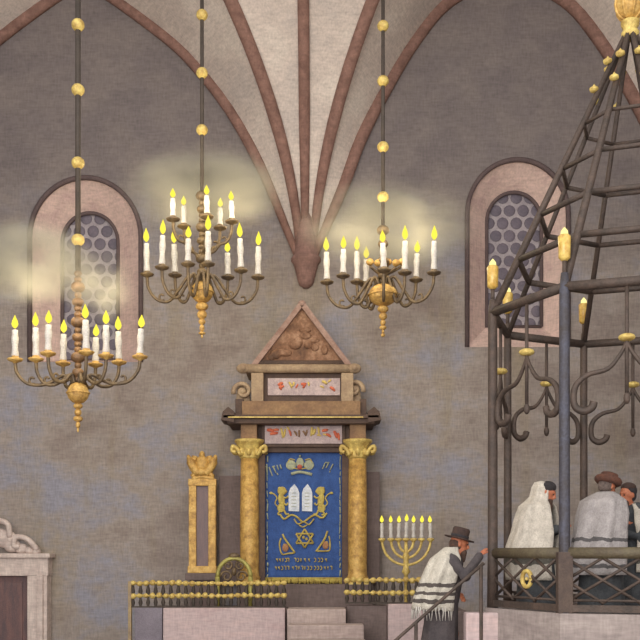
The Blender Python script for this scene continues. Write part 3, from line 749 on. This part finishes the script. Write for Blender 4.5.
# ------------------------------------------------------------------ bimah: stone platform and iron cage
BX, BY, BR, DEL = 3.49, 11.25, 1.6, 4.0
def vert(k, r=BR, z=0.0):   # k=0 left corner, 1 front-left, 2 front, ..., 7 back-left
    a = math.radians(180+DEL+45*k); return Vector((BX+r*math.cos(a), BY+r*math.sin(a), z))
ZF = .85; ZPAR = 1.165; ZR = 1.77; ZRING = 4.45; ZAP = 7.66
m = MB()
def octa(m, r0, z0, z1, mi=0):
    vs = [vert(k,r0,z0) for k in range(8)]+[vert(k,r0,z1) for k in range(8)]
    m.add(vs, [tuple(range(8))[::-1], tuple(range(8,16))]+[(k,(k+1)%8,8+(k+1)%8,8+k) for k in range(8)], mi)
octa(m, BR-.02, 0, ZF)
for k in range(7):    # low parapet on all sides but the entrance
    a, b = vert(k,BR+.06,0), vert(k+1,BR+.06,0); c, d = vert(k+1,BR-.14,0), vert(k,BR-.14,0)
    m.add([v+Vector((0,0,ZF-.5)) for v in (a,b,c,d)]+[v+Vector((0,0,ZPAR)) for v in (a,b,c,d)], [(0,3,2,1),(4,5,6,7),(0,1,5,4),(1,2,6,5),(2,3,7,6),(3,0,4,7)])
plat = tag(m.build('stone_platform', M['greystone'], None, (BX,BY,0)), 'eight-sided pale stone platform under the iron cage', 'platform')
l = vert(0)
tag(MB().box((l.x-.30,l.y-.22,0),(l.x+.10,l.y-.02,1.12),0,.02).build('stone_pier', M['pinkstone'], None, (l.x,l.y,0)), 'pink stone pier at the top of the stair beside the iron cage', 'pier')
stp = thing('platform_stair', 'stone stair climbing to the iron cage under the man in the hat', 'stair', (1.2, 11.3, 0))
for k in range(5):
    x0 = .62+.26*k if k < 3 else 1.42+.16*(k-3)
    MB().box((x0+ (.0), 11.0, 0),(1.86, 12.1, [.12,.24,.35,.52,.7][k]),0,.01).build('step', M['greystone'], stp)

cage = thing('iron_cage', 'tall eight-sided iron cage with pointed open roof over the platform', 'bimah cage', (BX, BY, ZPAR))
for k in range(8):
    a = vert(k,BR-.03,ZPAR); w = .052 if k in (0,1) else .045
    m = MB().tube([a, a+Vector((0,0,.6)), vert(k,BR-.03,ZRING-.02), vert(k,BR-.03,ZRING+.14)], [w*1.25,w*1.1,w,w*.7], 8, smooth=True)
    po = m.build('post', M['ironblue'] if k == 1 else M['iron'], cage)
    if k == 1: po['label'] = 'blue-black post'
    # lamp above the post
    b = vert(k,BR-.03,ZRING+.12)
    m = MB().tube([b,b+Vector((0,0,.16))],.022,8); lp = m.build('lamp_stem', M['iron'], cage)
    bb = b+Vector((0,0,.14))
    MB().lathe([(.03,0),(.06,.03),(.062,.15),(.066,.24),(.05,.26)], bb, 12).build('lamp_shade', M['bulb'], cage)
    MB().lathe([(.02,.22),(.042,.25),(.036,.3),(.004,.34)], bb, 10).build('lamp_flame', M['bulbcore'], cage)
# rings
def ring(frac, w, nm):
    r = (BR-.03)*(1-frac); z = ZRING+(ZAP-ZRING)*frac
    m = MB()
    for k in range(8): m.tube([vert(k,r,z), vert(k+1,r,z)], w, 6)
    m.build(nm, M['iron'], cage)
ring(0,.05,'base_ring'); ring(.185,.036,'hoop'); ring(.343,.031,'hoop'); ring(.505,.026,'hoop'); ring(.665,.021,'hoop')
for k in range(8):
    m = MB().tube([vert(k,BR-.03,ZRING), vert(k,.05,ZAP-.05)], [.048,.034] if k in (0,1,2) else [.036,.026], 6); rb = m.build('roof_rib', M['iron'], cage)
    for fr_ in (.78,.88):
        c = vert(k,(BR-.03)*(1-fr_)+.07,ZRING+(ZAP-ZRING)*fr_+.02)
        MB().ball(c,(.055,.055,.035),0,8,6).tube([c+Vector((0,0,.02)),c+Vector((0,0,.06))],[.03,.003],6).build('gilt_leaf', M['goldb'], rb)
m = MB().lathe([(.09,-.1),(.1,-.04),(.075,0),(.1,.05),(.105,.09),(.06,.11)], (BX,BY,ZAP), 14); m.build('roof_collar', M['goldb'], cage)
m = MB().ball((BX,BY,ZAP+.28),(.165,.165,.18),0,16,10); 
for k in range(8):
    a = 2*PI*k/8; m.tube([(BX+.168*math.sin(q/8*PI)*math.cos(a), BY+.168*math.sin(q/8*PI)*math.sin(a), ZAP+.28+.18*math.cos(q/8*PI)) for q in range(9)], .016, 6)
m.build('crown_ball', M['gold'], cage)
# hanging scrolls on every side
for k in range(8):
    A, B = vert(k,BR-.03,0), vert(k+1,BR-.03,0); mid = (A+B)/2; u = (B-A).normalized(); H = (B-A).length/2
    g = lambda s, z: mid+u*(s*H)+Vector((0,0,z))
    m = MB().tube([g(0,ZRING), g(0,3.3)], [.02,.02], 6)
    m.ball(g(0,3.3),(.035,.035,.06),0,8,6)
    sc_ = m.build('hanging_rod', M['iron'], cage)
    MB().ball(g(0,3.9),(.085,.085,.04),0,10,6).build('gilt_boss', M['goldb'], sc_)
    for s in (-1,1):
        pts = [g(0,3.86),g(s*.1,3.74),g(s*.3,3.60),g(s*.62,3.55),g(s*.82,3.44),g(s*.84,3.26),g(s*.7,3.19),g(s*.56,3.22),g(s*.52,3.28)]
        MB().tube(spline(pts,5), [.017+.022*min(1,q/30) for q in range(41)], 6).build('scroll', M['iron'], cage)
# railing panels
for k in range(7):
    A, B = vert(k,BR-.03,0), vert(k+1,BR-.03,0); u = (B-A); L_ = u.length; u.normalize(); n = Vector((-u.y,u.x,0))
    m = MB().tube([A+Vector((0,0,ZR)), B+Vector((0,0,ZR))], .062, 8, flat=(1,.75)); m.build('handrail', M['handrail'], cage)
    m = MB().tube([A+Vector((0,0,ZPAR+.05)), B+Vector((0,0,ZPAR+.05))], .05, 4, smooth=False); m.tube([A+Vector((0,0,ZPAR+.13)), B+Vector((0,0,ZPAR+.13))], .016, 6); m.build('bottom_rail', M['iron'], cage)
    m = MB(); z0, z1 = ZPAR+.1, ZR-.04; h = z1-z0
    for s0 in (-.6,-.3,0,.3,.6,.9):
        for (s1, za, zb) in ((s0+.62,z0,z1),(s0+.62,z1,z0)):
            a_, b_ = s0, s1; pa = za; pb = zb
            # clip to the panel
            if a_ < .04: t = (.04-a_)/(b_-a_); pa = za+(zb-za)*t; a_ = .04
            if b_ > .96: t = (.96-s0)/(s1-s0); pb = za+(zb-za)*t; b_ = .96
            if b_-a_ > .08: m.tube([A+u*L_*a_+Vector((0,0,pa)), A+u*L_*b_+Vector((0,0,pb))], .017, 5)
    m.build('lattice', M['iron'], cage)
    c = (A+B)/2+Vector((0,0,(z0+z1)/2)); 
    if k in (0,5): MB().tube([c-n*.03*0+u*.075*math.cos(2*PI*q/16)+Vector((0,0,.085*math.sin(2*PI*q/16))) for q in range(17)], .024, 8).ball(c+u*.0,(.02,.02,.02)).build('gilt_ring', M['goldb'], cage)
for k in (1,2):
    a = vert(k,BR-.03,ZPAR); MB().box((a.x-.075,a.y-.06,ZPAR),(a.x+.075,a.y+.06,ZR+.01),0,.01).build('newel', mat('brown_iron',(92,76,66),(76,62,56),7,.7,.1), cage)

# stair handrail
sr = thing('stair_handrail', 'thin dark iron handrail sloping up beside the man in the hat', 'handrail', (1.0,10.92,0))
YS = 10.92
pts = [P(380,655,YS),P(396,640,YS),P(455,588,YS),P(484,563,YS)]
MB().tube(pts,.02,6).build('rail', M['iron'], sr)
for px,py in ((416,622),(481,566),(386,649)): a = P(px,py,YS); MB().tube([a,Vector((a.x,YS,.0))],.022,6).build('baluster', M['iron'], sr)

# ------------------------------------------------------------------ people
def sweep(m, pts, rs, n=10): m.tube(pts, rs, n); [m.ball(p, r, 0, 10, 6) for p, r in zip(pts, rs)]
def person(label, loc, rotz, pose, H=1.72):
    """body faces local +x. One fused surface: trunk, legs, arms with five-fingered hands, neck and head with nose and ears."""
    root = thing('person', label, 'person', loc, 'men in prayer shawls', rotz)
    WL[root] = Vector((0,0,0))
    m = MB(); V = Vector
    hip = V(pose.get('hip',(0,0,.92))); ch = V(pose.get('chest',(.03,0,1.3))); nk = V(pose.get('neck',(.07,0,1.46))); hd = V(pose.get('head',(.1,0,1.6)))
    sweep(m, [hip, (hip+ch)/2, ch, nk], [.15,.14,.15,.07], 14); m.ball(ch,(.13,.19,.15)); m.ball(hip,(.13,.17,.13))
    for s in (-1,1):
        ft = V(pose.get('foot%d'%s,(0,.1*s,.06))); kn = V(pose.get('knee%d'%s,((hip.x+ft.x)/2+.03,(.1*s+ft.y)/2,.5)))
        sweep(m, [hip+V((0,.09*s,-.03)), kn, ft+V((-.02,0,.04))], [.09,.06,.042]); sweep(m, [ft+V((-.03,0,-.0)), ft+V((.16,0,-.02))], [.045,.035])
    sweep(m, [nk-V((0,0,.04)), hd-V((.01,0,.06))], [.06,.055])
    up = (hd-nk).normalized(); tilt = pose.get('tilt',0); R = Matrix.Rotation(tilt,3,'Y') @ Matrix.Rotation(pose.get('turn',0),3,'Z')
    H_ = lambda x,y,z: hd+R@V((x,y,z))
    m.ball(hd+R@V((-.01,0,.02)),(.1,.078,.105),0,16,12,R); m.ball(H_(.03,0,-.05),(.065,.058,.075),0,12,8,R)
    m.ball(H_(.102,0,-.015),(.024,.013,.026),0,8,6,R); m.ball(H_(.09,0,.01),(.018,.012,.03),0,8,6,R); m.ball(H_(.082,0,.035),(.02,.05,.012),0,8,6,R)
    m.ball(H_(.088,0,-.055),(.012,.026,.008),0,8,6,R)
    for s in (-1,1): m.ball(H_(-.005,.08*s,-.005),(.02,.01,.032),0,8,6,R)
    for s in (-1,1):
        sh = ch+V((0,.18*s,.1)); sh = V(pose.get('sh%d'%s, sh)); el = V(pose.get('el%d'%s,(sh.x+.02,sh.y+.04*s,sh.z-.3))); wr = V(pose.get('wr%d'%s,(el.x+.18,el.y-.05*s,el.z-.08)))
        sweep(m, [ch+V((0,.1*s,.1)), sh, el, wr], [.08,.062,.045,.028])
        d = (wr-el).normalized(); side = d.cross(V((0,0,1))); side.normalize(); dn = side.cross(d).normalized()
        pl = wr+d*.055; m.ball(pl, (.045,.038,.022),0,10,6, Matrix((d,side,dn)).transposed())
        for q,(o,l) in enumerate(((-.03,.065),(-.01,.078),(.01,.074),(.029,.06))):
            b = wr+d*.085+side*o; k1 = b+d*l*.5-dn*.01*(1 if dn.z>0 else -1); k2 = k1+d*l*.35-V((0,0,.022)); k3 = k2-V((0,0,.022))+d*.004
            m.tube([b-d*.02,k1,k2,k3],[.0105,.0105,.0095,.008],7)
        tb = wr+d*.03-side*.035*s; m.tube([tb, tb-side*.03*s+d*.025, tb-side*.035*s+d*.055-V((0,0,.008))],[.013,.011,.009],7)
    body = m.build('body', M['skin'], root, remesh=.0085)
    for s in (-1,1): MB().ball(H_(.088,.031*s,.012),(.009,.011,.008),0,8,6,R).build('eye', M['eye'], root)
    return root, H_, R
def cloth_loft(name, mt, root, rings, n=40, fold=.02, nf=7, open_front=None, seed=1, thick=.015, jag=0):
    """rings from bottom to top: (centre x, y, z, radius x, radius y). A 'weave' value runs 0 at the hem to 1 at the top."""
    rnd = random.Random(seed); ph = rnd.uniform(0,6)
    me = bpy.data.meshes.new(name); vs = []; fs = []; w = []; K = 4; RR = []
    for i in range(len(rings)-1):
        for q in range(K):
            t = q/K; RR.append([rings[i][j]*(1-t)+rings[i+1][j]*t for j in range(5)])
    RR.append(list(rings[-1]))
    a0, a1 = (0, 2*PI) if not open_front else (open_front, 2*PI-open_front)
    cols = n if not open_front else n+1
    for i, (cx,cy,cz,rx,ry) in enumerate(RR):
        f = 1-i/(len(RR)-1)
        for k in range(cols):
            a = a0+(a1-a0)*k/n
            d = 1+fold/max(rx,.08)*(math.sin(nf*a+ph+f*1.5)+.5*math.sin((nf*2+1)*a+ph*2+f))*f**.6
            vs.append((cx+rx*d*math.cos(a), cy+ry*d*math.sin(a), cz-(jag*rnd.random() if i == 0 else 0))); w.append(1-f)
    for i in range(len(RR)-1):
        for k in range(cols if not open_front else cols-1): fs.append((i*cols+k, i*cols+(k+1)%cols, (i+1)*cols+(k+1)%cols, (i+1)*cols+k))
    if not open_front and RR[-1][3] < .12: fs.append(tuple((len(RR)-1)*cols+k for k in range(cols)))
    me.from_pydata(vs, [], fs); me.materials.append(mt)
    at = me.attributes.new('weave','FLOAT','POINT'); at.data.foreach_set('value', w)
    me.polygons.foreach_set('use_smooth',[True]*len(fs)); me.update()
    o = bpy.data.objects.new(name, me); COL.objects.link(o); o.parent = root; WL[o] = Vector((0,0,0))
    so = o.modifiers.new('cloth_thickness','SOLIDIFY'); so.thickness = thick; so.offset = -1
    return o
def part_remesh(name, mt, root, caps, vox=.014):
    m = MB()
    for c in caps:
        if c[0] == 's': sweep(m, [Vector(p) for p in c[1]], c[2], 12)
        else: m.ball(c[1], c[2], 0, 14, 10, c[3] if len(c) > 3 else None)
    return m.build(name, mt, root, remesh=vox)

TAL = shawl_mat('striped_wool', (206,198,184), (84,76,72), [(.07,.12),(.17,.21),(.27,.32)])
TAL2 = shawl_mat('cream_wool', (208,198,184), (96,92,84), [(.10,.15)])
TAL3 = shawl_mat('grey_white_wool', (178,170,168), (92,88,88), [(.08,.12),(.2,.24),(.32,.35)])

# --- man on the stair
loc = Vector(((441-320)*11.3/1000, 11.32, .35)); 
H1 = Vector((1.83,11.16,1.80))-loc      # where his hand rests on the rail corner
p, HH, R = person('man in dark hat and striped white shawl climbing the stair, hand on rail', loc, 0,
  dict(hip=(.0,0,.9), chest=(.07,0,1.24), neck=(.14,0,1.40), head=(.21,0,1.525), tilt=.25, **{'sh-1':(.12,-.17,1.31),'el-1':(.24,-.26,1.17),'wr-1':(H1.x-.04,H1.y+.01,H1.z-.06),'foot1':(.16,.1,.06),'knee1':(.16,.1,.5),'foot-1':(-.08,-.1,.06),'el1':(.06,.2,1.05),'wr1':(.17,.08,.98)}))
part_remesh('coat', M['coat'], p, [('s',[(.02,0,.9),(.06,0,1.1),(.09,0,1.3),(.12,0,1.38)],[.19,.185,.17,.09]),('s',[(-.02,.0,.35),(.0,0,.6),(.02,0,.9)],[.22,.2,.18]),
   ('s',[(.07,-.1,1.34),(.12,-.17,1.31),(.24,-.26,1.17),(H1.x-.05,H1.y+.01,H1.z-.065)],[.105,.088,.07,.05]),('s',[(.07,.1,1.34),(.07,.18,1.34),(.06,.2,1.05),(.16,.1,.98)],[.105,.088,.07,.055])])
cloth_loft('prayer_shawl', TAL, p, [(-.07,0,.80,.25,.25),(-.05,0,.95,.24,.26),(-.02,0,1.1,.215,.26),(.03,0,1.25,.205,.27),(.06,0,1.36,.18,.235),(.10,0,1.45,.105,.13),(.125,0,1.49,.085,.1)], fold=.02, nf=6, open_front=.62, seed=2, jag=.03)
m = MB()
for k in range(34):
    a = .75+(2*PI-1.5)*k/33; x = -.07+.25*math.cos(a); y = .25*math.sin(a); m.tube([(x,y,.82),(x+random.uniform(-.01,.01),y,.77),(x+random.uniform(-.02,.02),y,.67)],[.009,.007,.003],5)
m.build('shawl_fringe', M['wax'], p)
part_remesh('beard', M['beard'], p, [('b',HH(.06,0,-.085),(.05,.055,.06)),('b',HH(.075,0,-.13),(.035,.04,.07)),('b',HH(-.03,.0,-.01),(.088,.084,.085),R)], .009)
m = MB(); prof = [(.17,-.008),(.175,.004),(.1,.012),(.098,.05),(.1,.1),(.085,.125),(.03,.12)]
m.lathe(prof,(0,0,0),24)
hat_c = HH(-.015,0,.06); 
for v in m.v: v[:] = (R @ v)+hat_c
m.build('hat', M['hat'], p)
m = MB().lathe([(.101,.012),(.103,.014),(.103,.04),(.1,.042)],(0,0,0),24)
for v in m.v: v[:] = (R @ v)+hat_c
m.build('hat_band', M['blackhair'], p)
for s in (-1,1):
    f = (.16,.1,.0) if s == 1 else (-.08,-.1,0)
    part_remesh('shoe', M['shoe'], p, [('s',[(f[0]-.04,f[1],.05),(f[0]+.17,f[1],.04)],[.05,.04])], .012)

# --- man in cream shawl, head covered, inside the cage
p, HH, R = person('man inside the cage with cream shawl drawn over his bowed head', ((537.5-320)*11.25/1000, 11.3, ZF), -.42,
  dict(hip=(-.02,0,.92), chest=(-.0,0,1.3), neck=(.05,0,1.47), head=(.11,0,1.60), tilt=.4, **{'el-1':(.08,-.18,1.1),'wr-1':(.25,-.07,1.2),'el1':(.08,.18,1.1),'wr1':(.25,.07,1.2)}))
part_remesh('coat', M['coatb'], p, [('s',[(-.02,0,.9),(0,0,1.3),(.02,0,1.4)],[.2,.19,.1]),('s',[(0,0,.2),(0,0,.55),(-.02,0,.95)],[.24,.22,.2]),
   ('s',[(0,-.1,1.4),(.0,-.17,1.39),(.08,-.18,1.1),(.23,-.09,1.19)],[.1,.08,.066,.052]),('s',[(0,.1,1.4),(.0,.17,1.39),(.08,.18,1.1),(.23,.09,1.19)],[.1,.08,.066,.052])])
cloth_loft('prayer_shawl', TAL2, p, [(-.04,0,.62,.29,.28),(-.05,0,.8,.3,.3),(-.03,0,1.0,.3,.31),(.0,0,1.15,.275,.29),(.01,0,1.32,.24,.3),(.02,0,1.45,.2,.265),(.03,0,1.51,.14,.16),(.05,0,1.56,.115,.115),(.06,0,1.66,.105,.105),(.055,0,1.72,.07,.07),(.05,0,1.735,.02,.02)], fold=.026, nf=5, open_front=.68, seed=5)
part_remesh('skullcap', M['blackhair'], p, [('b',HH(-.01,0,.06),(.1,.088,.075))], .01)
part_remesh('beard', M['beard'], p, [('b',HH(.06,0,-.08),(.05,.055,.06)),('b',HH(.09,0,-.13),(.04,.045,.07))], .009)

# --- man in grey-white shawl and reddish cap
p, HH, R = person('man inside the cage in grey-white shawl and reddish-brown cap, back towards us', ((601-320)*11.2/1000, 11.2, ZF), .5,
  dict(hip=(0,0,.95), chest=(.02,0,1.36), neck=(.06,0,1.54), head=(.1,0,1.67), tilt=.3, **{'el-1':(.07,-.21,1.15),'wr-1':(.26,-.1,1.24),'el1':(.07,.21,1.15),'wr1':(.26,.08,1.24)}))
part_remesh('coat', M['coatb'], p, [('s',[(0,0,.9),(0,0,1.35),(.02,0,1.48)],[.22,.2,.1]),('s',[(0,0,.2),(0,0,.55),(0,0,.95)],[.27,.25,.22]),
   ('s',[(.02,-.1,1.46),(.02,-.17,1.45),(.07,-.21,1.15),(.24,-.11,1.23)],[.1,.085,.075,.052]),('s',[(.02,.1,1.46),(.02,.17,1.45),(.07,.21,1.15),(.24,.1,1.23)],[.1,.085,.075,.052])])
cloth_loft('prayer_shawl', TAL3, p, [(-.04,0,.68,.29,.3),(-.04,0,.82,.28,.31),(-.04,0,1.0,.27,.32),(-.02,0,1.2,.25,.31),(.01,0,1.36,.245,.31),(.02,0,1.51,.205,.275),(.05,0,1.58,.13,.15),(.07,0,1.61,.09,.1)], fold=.022, nf=6, open_front=.4, seed=8)
part_remesh('beard', M['greybeard'], p, [('b',HH(.06,0,-.08),(.05,.055,.06)),('b',HH(.07,0,-.14),(.035,.045,.07)),('b',HH(-.03,0,-.0),(.09,.085,.09),R)], .009)
m = MB().lathe([(.125,-.02),(.15,0),(.155,.03),(.14,.055),(.1,.06),(.095,.1),(.05,.115),(.01,.118)],(0,0,0),22)
for v in m.v: v[:] = (R @ v)+HH(-.01,0,.045)
m.build('cap', M['furhat'], p)

# --- bearded man at the right edge
p, HH, R = person('dark-bearded man in dark coat and open white shawl at the right edge', ((631-320)*11.75/1000, 11.75, ZF), PI+.55,
  dict(hip=(0,0,.93), chest=(.0,0,1.32), neck=(.03,0,1.47), head=(.06,0,1.6), tilt=.15, **{'el-1':(.07,-.21,1.1),'wr-1':(.25,-.1,1.16),'el1':(.07,.21,1.1),'wr1':(.25,.1,1.16)}))
part_remesh('coat', M['coatb'], p, [('s',[(0,0,.9),(0,0,1.3),(.02,0,1.42)],[.2,.185,.1]),('s',[(0,0,.2),(0,0,.55),(0,0,.95)],[.24,.22,.2]),
   ('s',[(0,-.1,1.42),(.0,-.17,1.41),(.07,-.21,1.1),(.23,-.11,1.15)],[.1,.085,.075,.052]),('s',[(0,.1,1.42),(.0,.17,1.41),(.07,.21,1.1),(.23,.11,1.15)],[.1,.085,.075,.052])])
cloth_loft('prayer_shawl', TAL2, p, [(-.05,0,.7,.25,.29),(-.05,0,.9,.25,.3),(-.05,0,1.1,.24,.3),(-.01,0,1.28,.23,.28),(.0,0,1.42,.175,.23),(.0,0,1.5,.11,.13)], fold=.02, nf=6, open_front=.75, seed=11)
part_remesh('beard', M['beard'], p, [('b',HH(.06,0,-.085),(.05,.055,.065)),('b',HH(.085,0,-.15),(.04,.05,.09))], .009)
part_remesh('hair', M['blackhair'], p, [('b',HH(-.035,0,.05),(.1,.09,.09)),('b',HH(-.04,0,-.02),(.06,.088,.07))], .01)
part_remesh('skullcap', M['hat'], p, [('b',HH(-.03,0,.09),(.095,.088,.06))], .01)

# ------------------------------------------------------------------ candle smoke
def haze(name, label, c, rad, dens, seed):
    m = bpy.data.materials.new(name); m.use_nodes = True; N = m.node_tree.nodes; L = m.node_tree.links; N.clear()
    out = N.new('ShaderNodeOutputMaterial'); v = N.new('ShaderNodeVolumePrincipled'); L.new(v.outputs[0], out.inputs['Volume'])
    v.inputs['Color'].default_value = rgb(232,226,206); v.inputs['Anisotropy'].default_value = 0
    tc = N.new('ShaderNodeTexCoord')
    g = N.new('ShaderNodeVectorMath'); g.operation = 'LENGTH'; L.new(tc.outputs['Object'], g.inputs[0])
    fo = N.new('ShaderNodeMapRange'); fo.interpolation_type = 'SMOOTHSTEP'; fo.inputs[1].default_value = 1.0; fo.inputs[2].default_value = .25; L.new(g.outputs['Value'], fo.inputs[0])
    n = N.new('ShaderNodeTexNoise'); n.inputs['Scale'].default_value = 1.6; n.inputs['Detail'].default_value = 3; n.noise_dimensions = '4D'; n.inputs['W'].default_value = seed
    L.new(tc.outputs['Object'], n.inputs['Vector'])
    nr = N.new('ShaderNodeMapRange'); nr.inputs[1].default_value = .38; nr.inputs[2].default_value = .68; L.new(n.outputs['Fac'], nr.inputs[0])
    mu = N.new('ShaderNodeMath'); mu.operation = 'MULTIPLY'; L.new(fo.outputs[0], mu.inputs[0]); L.new(nr.outputs[0], mu.inputs[1])
    m2 = N.new('ShaderNodeMath'); m2.operation = 'MULTIPLY'; m2.inputs[1].default_value = dens; L.new(mu.outputs[0], m2.inputs[0]); L.new(m2.outputs[0], v.inputs['Density'])
    o = MB().ball((0,0,0),1.0,0,20,12).build('candle_smoke', m, None, (0,0,0)); o.location = c; o.scale = rad
    tag(o, label, 'smoke', kind='stuff'); return o
haze('smoke_a','pale candle smoke drifting left of the left chandelier', P(30,262,Y1), (.9,.6,.6), 5.5, 1.0)
haze('smoke_d','thin candle smoke in front of the left window', P(98,285,Y1), (.5,.5,.55), 3.0, 4.0)
haze('smoke_b','pale candle smoke over the two-tiered chandelier', P(206,188,Y2+.3), (1.3,.6,.72), 4.5, 2.3)
haze('smoke_c','pale candle smoke over the chandelier right of the ark', P(388,226,Y2+.3), (1.45,.6,.75), 5, 3.1)

# ------------------------------------------------------------------ lights
def point(loc, w, col, r=.3):
    d = bpy.data.lights.new('candle_light','POINT'); d.energy = w; d.color = col; d.shadow_soft_size = r
    o = bpy.data.objects.new('candle_light', d); COL.objects.link(o); o.location = loc
warm = (1,.85,.58)
for cx_, py_, Y_, r_, e_ in ((78,300,Y1,.6,12),(202,216,Y2,.66,14),(383,236,Y2,.66,14)):
    for an_ in (200,265,330,35,120):
        c_ = P(cx_,py_,Y_); point(c_+Vector((r_*math.cos(math.radians(an_)), r_*math.sin(math.radians(an_)), .1)), e_, warm, .34)
d = bpy.data.lights.new('added_fill','AREA'); d.shape = 'RECTANGLE'; d.size = 9; d.size_y = 6; d.energy = 900; d.color = (1,.97,.94)  # soft fill lamp added behind the camera to brighten wall and vault
o = bpy.data.objects.new('added_fill', d); COL.objects.link(o); o.location = (-3.5,-3,5.0)
o.rotation_euler = (Vector((0.5,17.5,7))-Vector(o.location)).to_track_quat('-Z','Y').to_euler()
w = bpy.data.worlds.new('world'); SC.world = w; w.use_nodes = True
w.node_tree.nodes['Background'].inputs[0].default_value = (1,.98,.96,1); w.node_tree.nodes['Background'].inputs[1].default_value = 1.0

# ------------------------------------------------------------------ camera
cd = bpy.data.cameras.new('camera'); cd.sensor_width = 36; cd.lens = 36*F/640; cd.shift_y = (HOR-320)/640; cd.clip_end = 100
co = bpy.data.objects.new('camera', cd); COL.objects.link(co); co.location = (0,0,EYE); co.rotation_euler = (PI/2,0,0); SC.camera = co
SC.view_settings.view_transform = 'Standard'; SC.view_settings.look = 'None'; SC.view_settings.gamma = 1; SC.view_settings.use_curve_mapping = False
SC.view_settings.exposure = 0.55
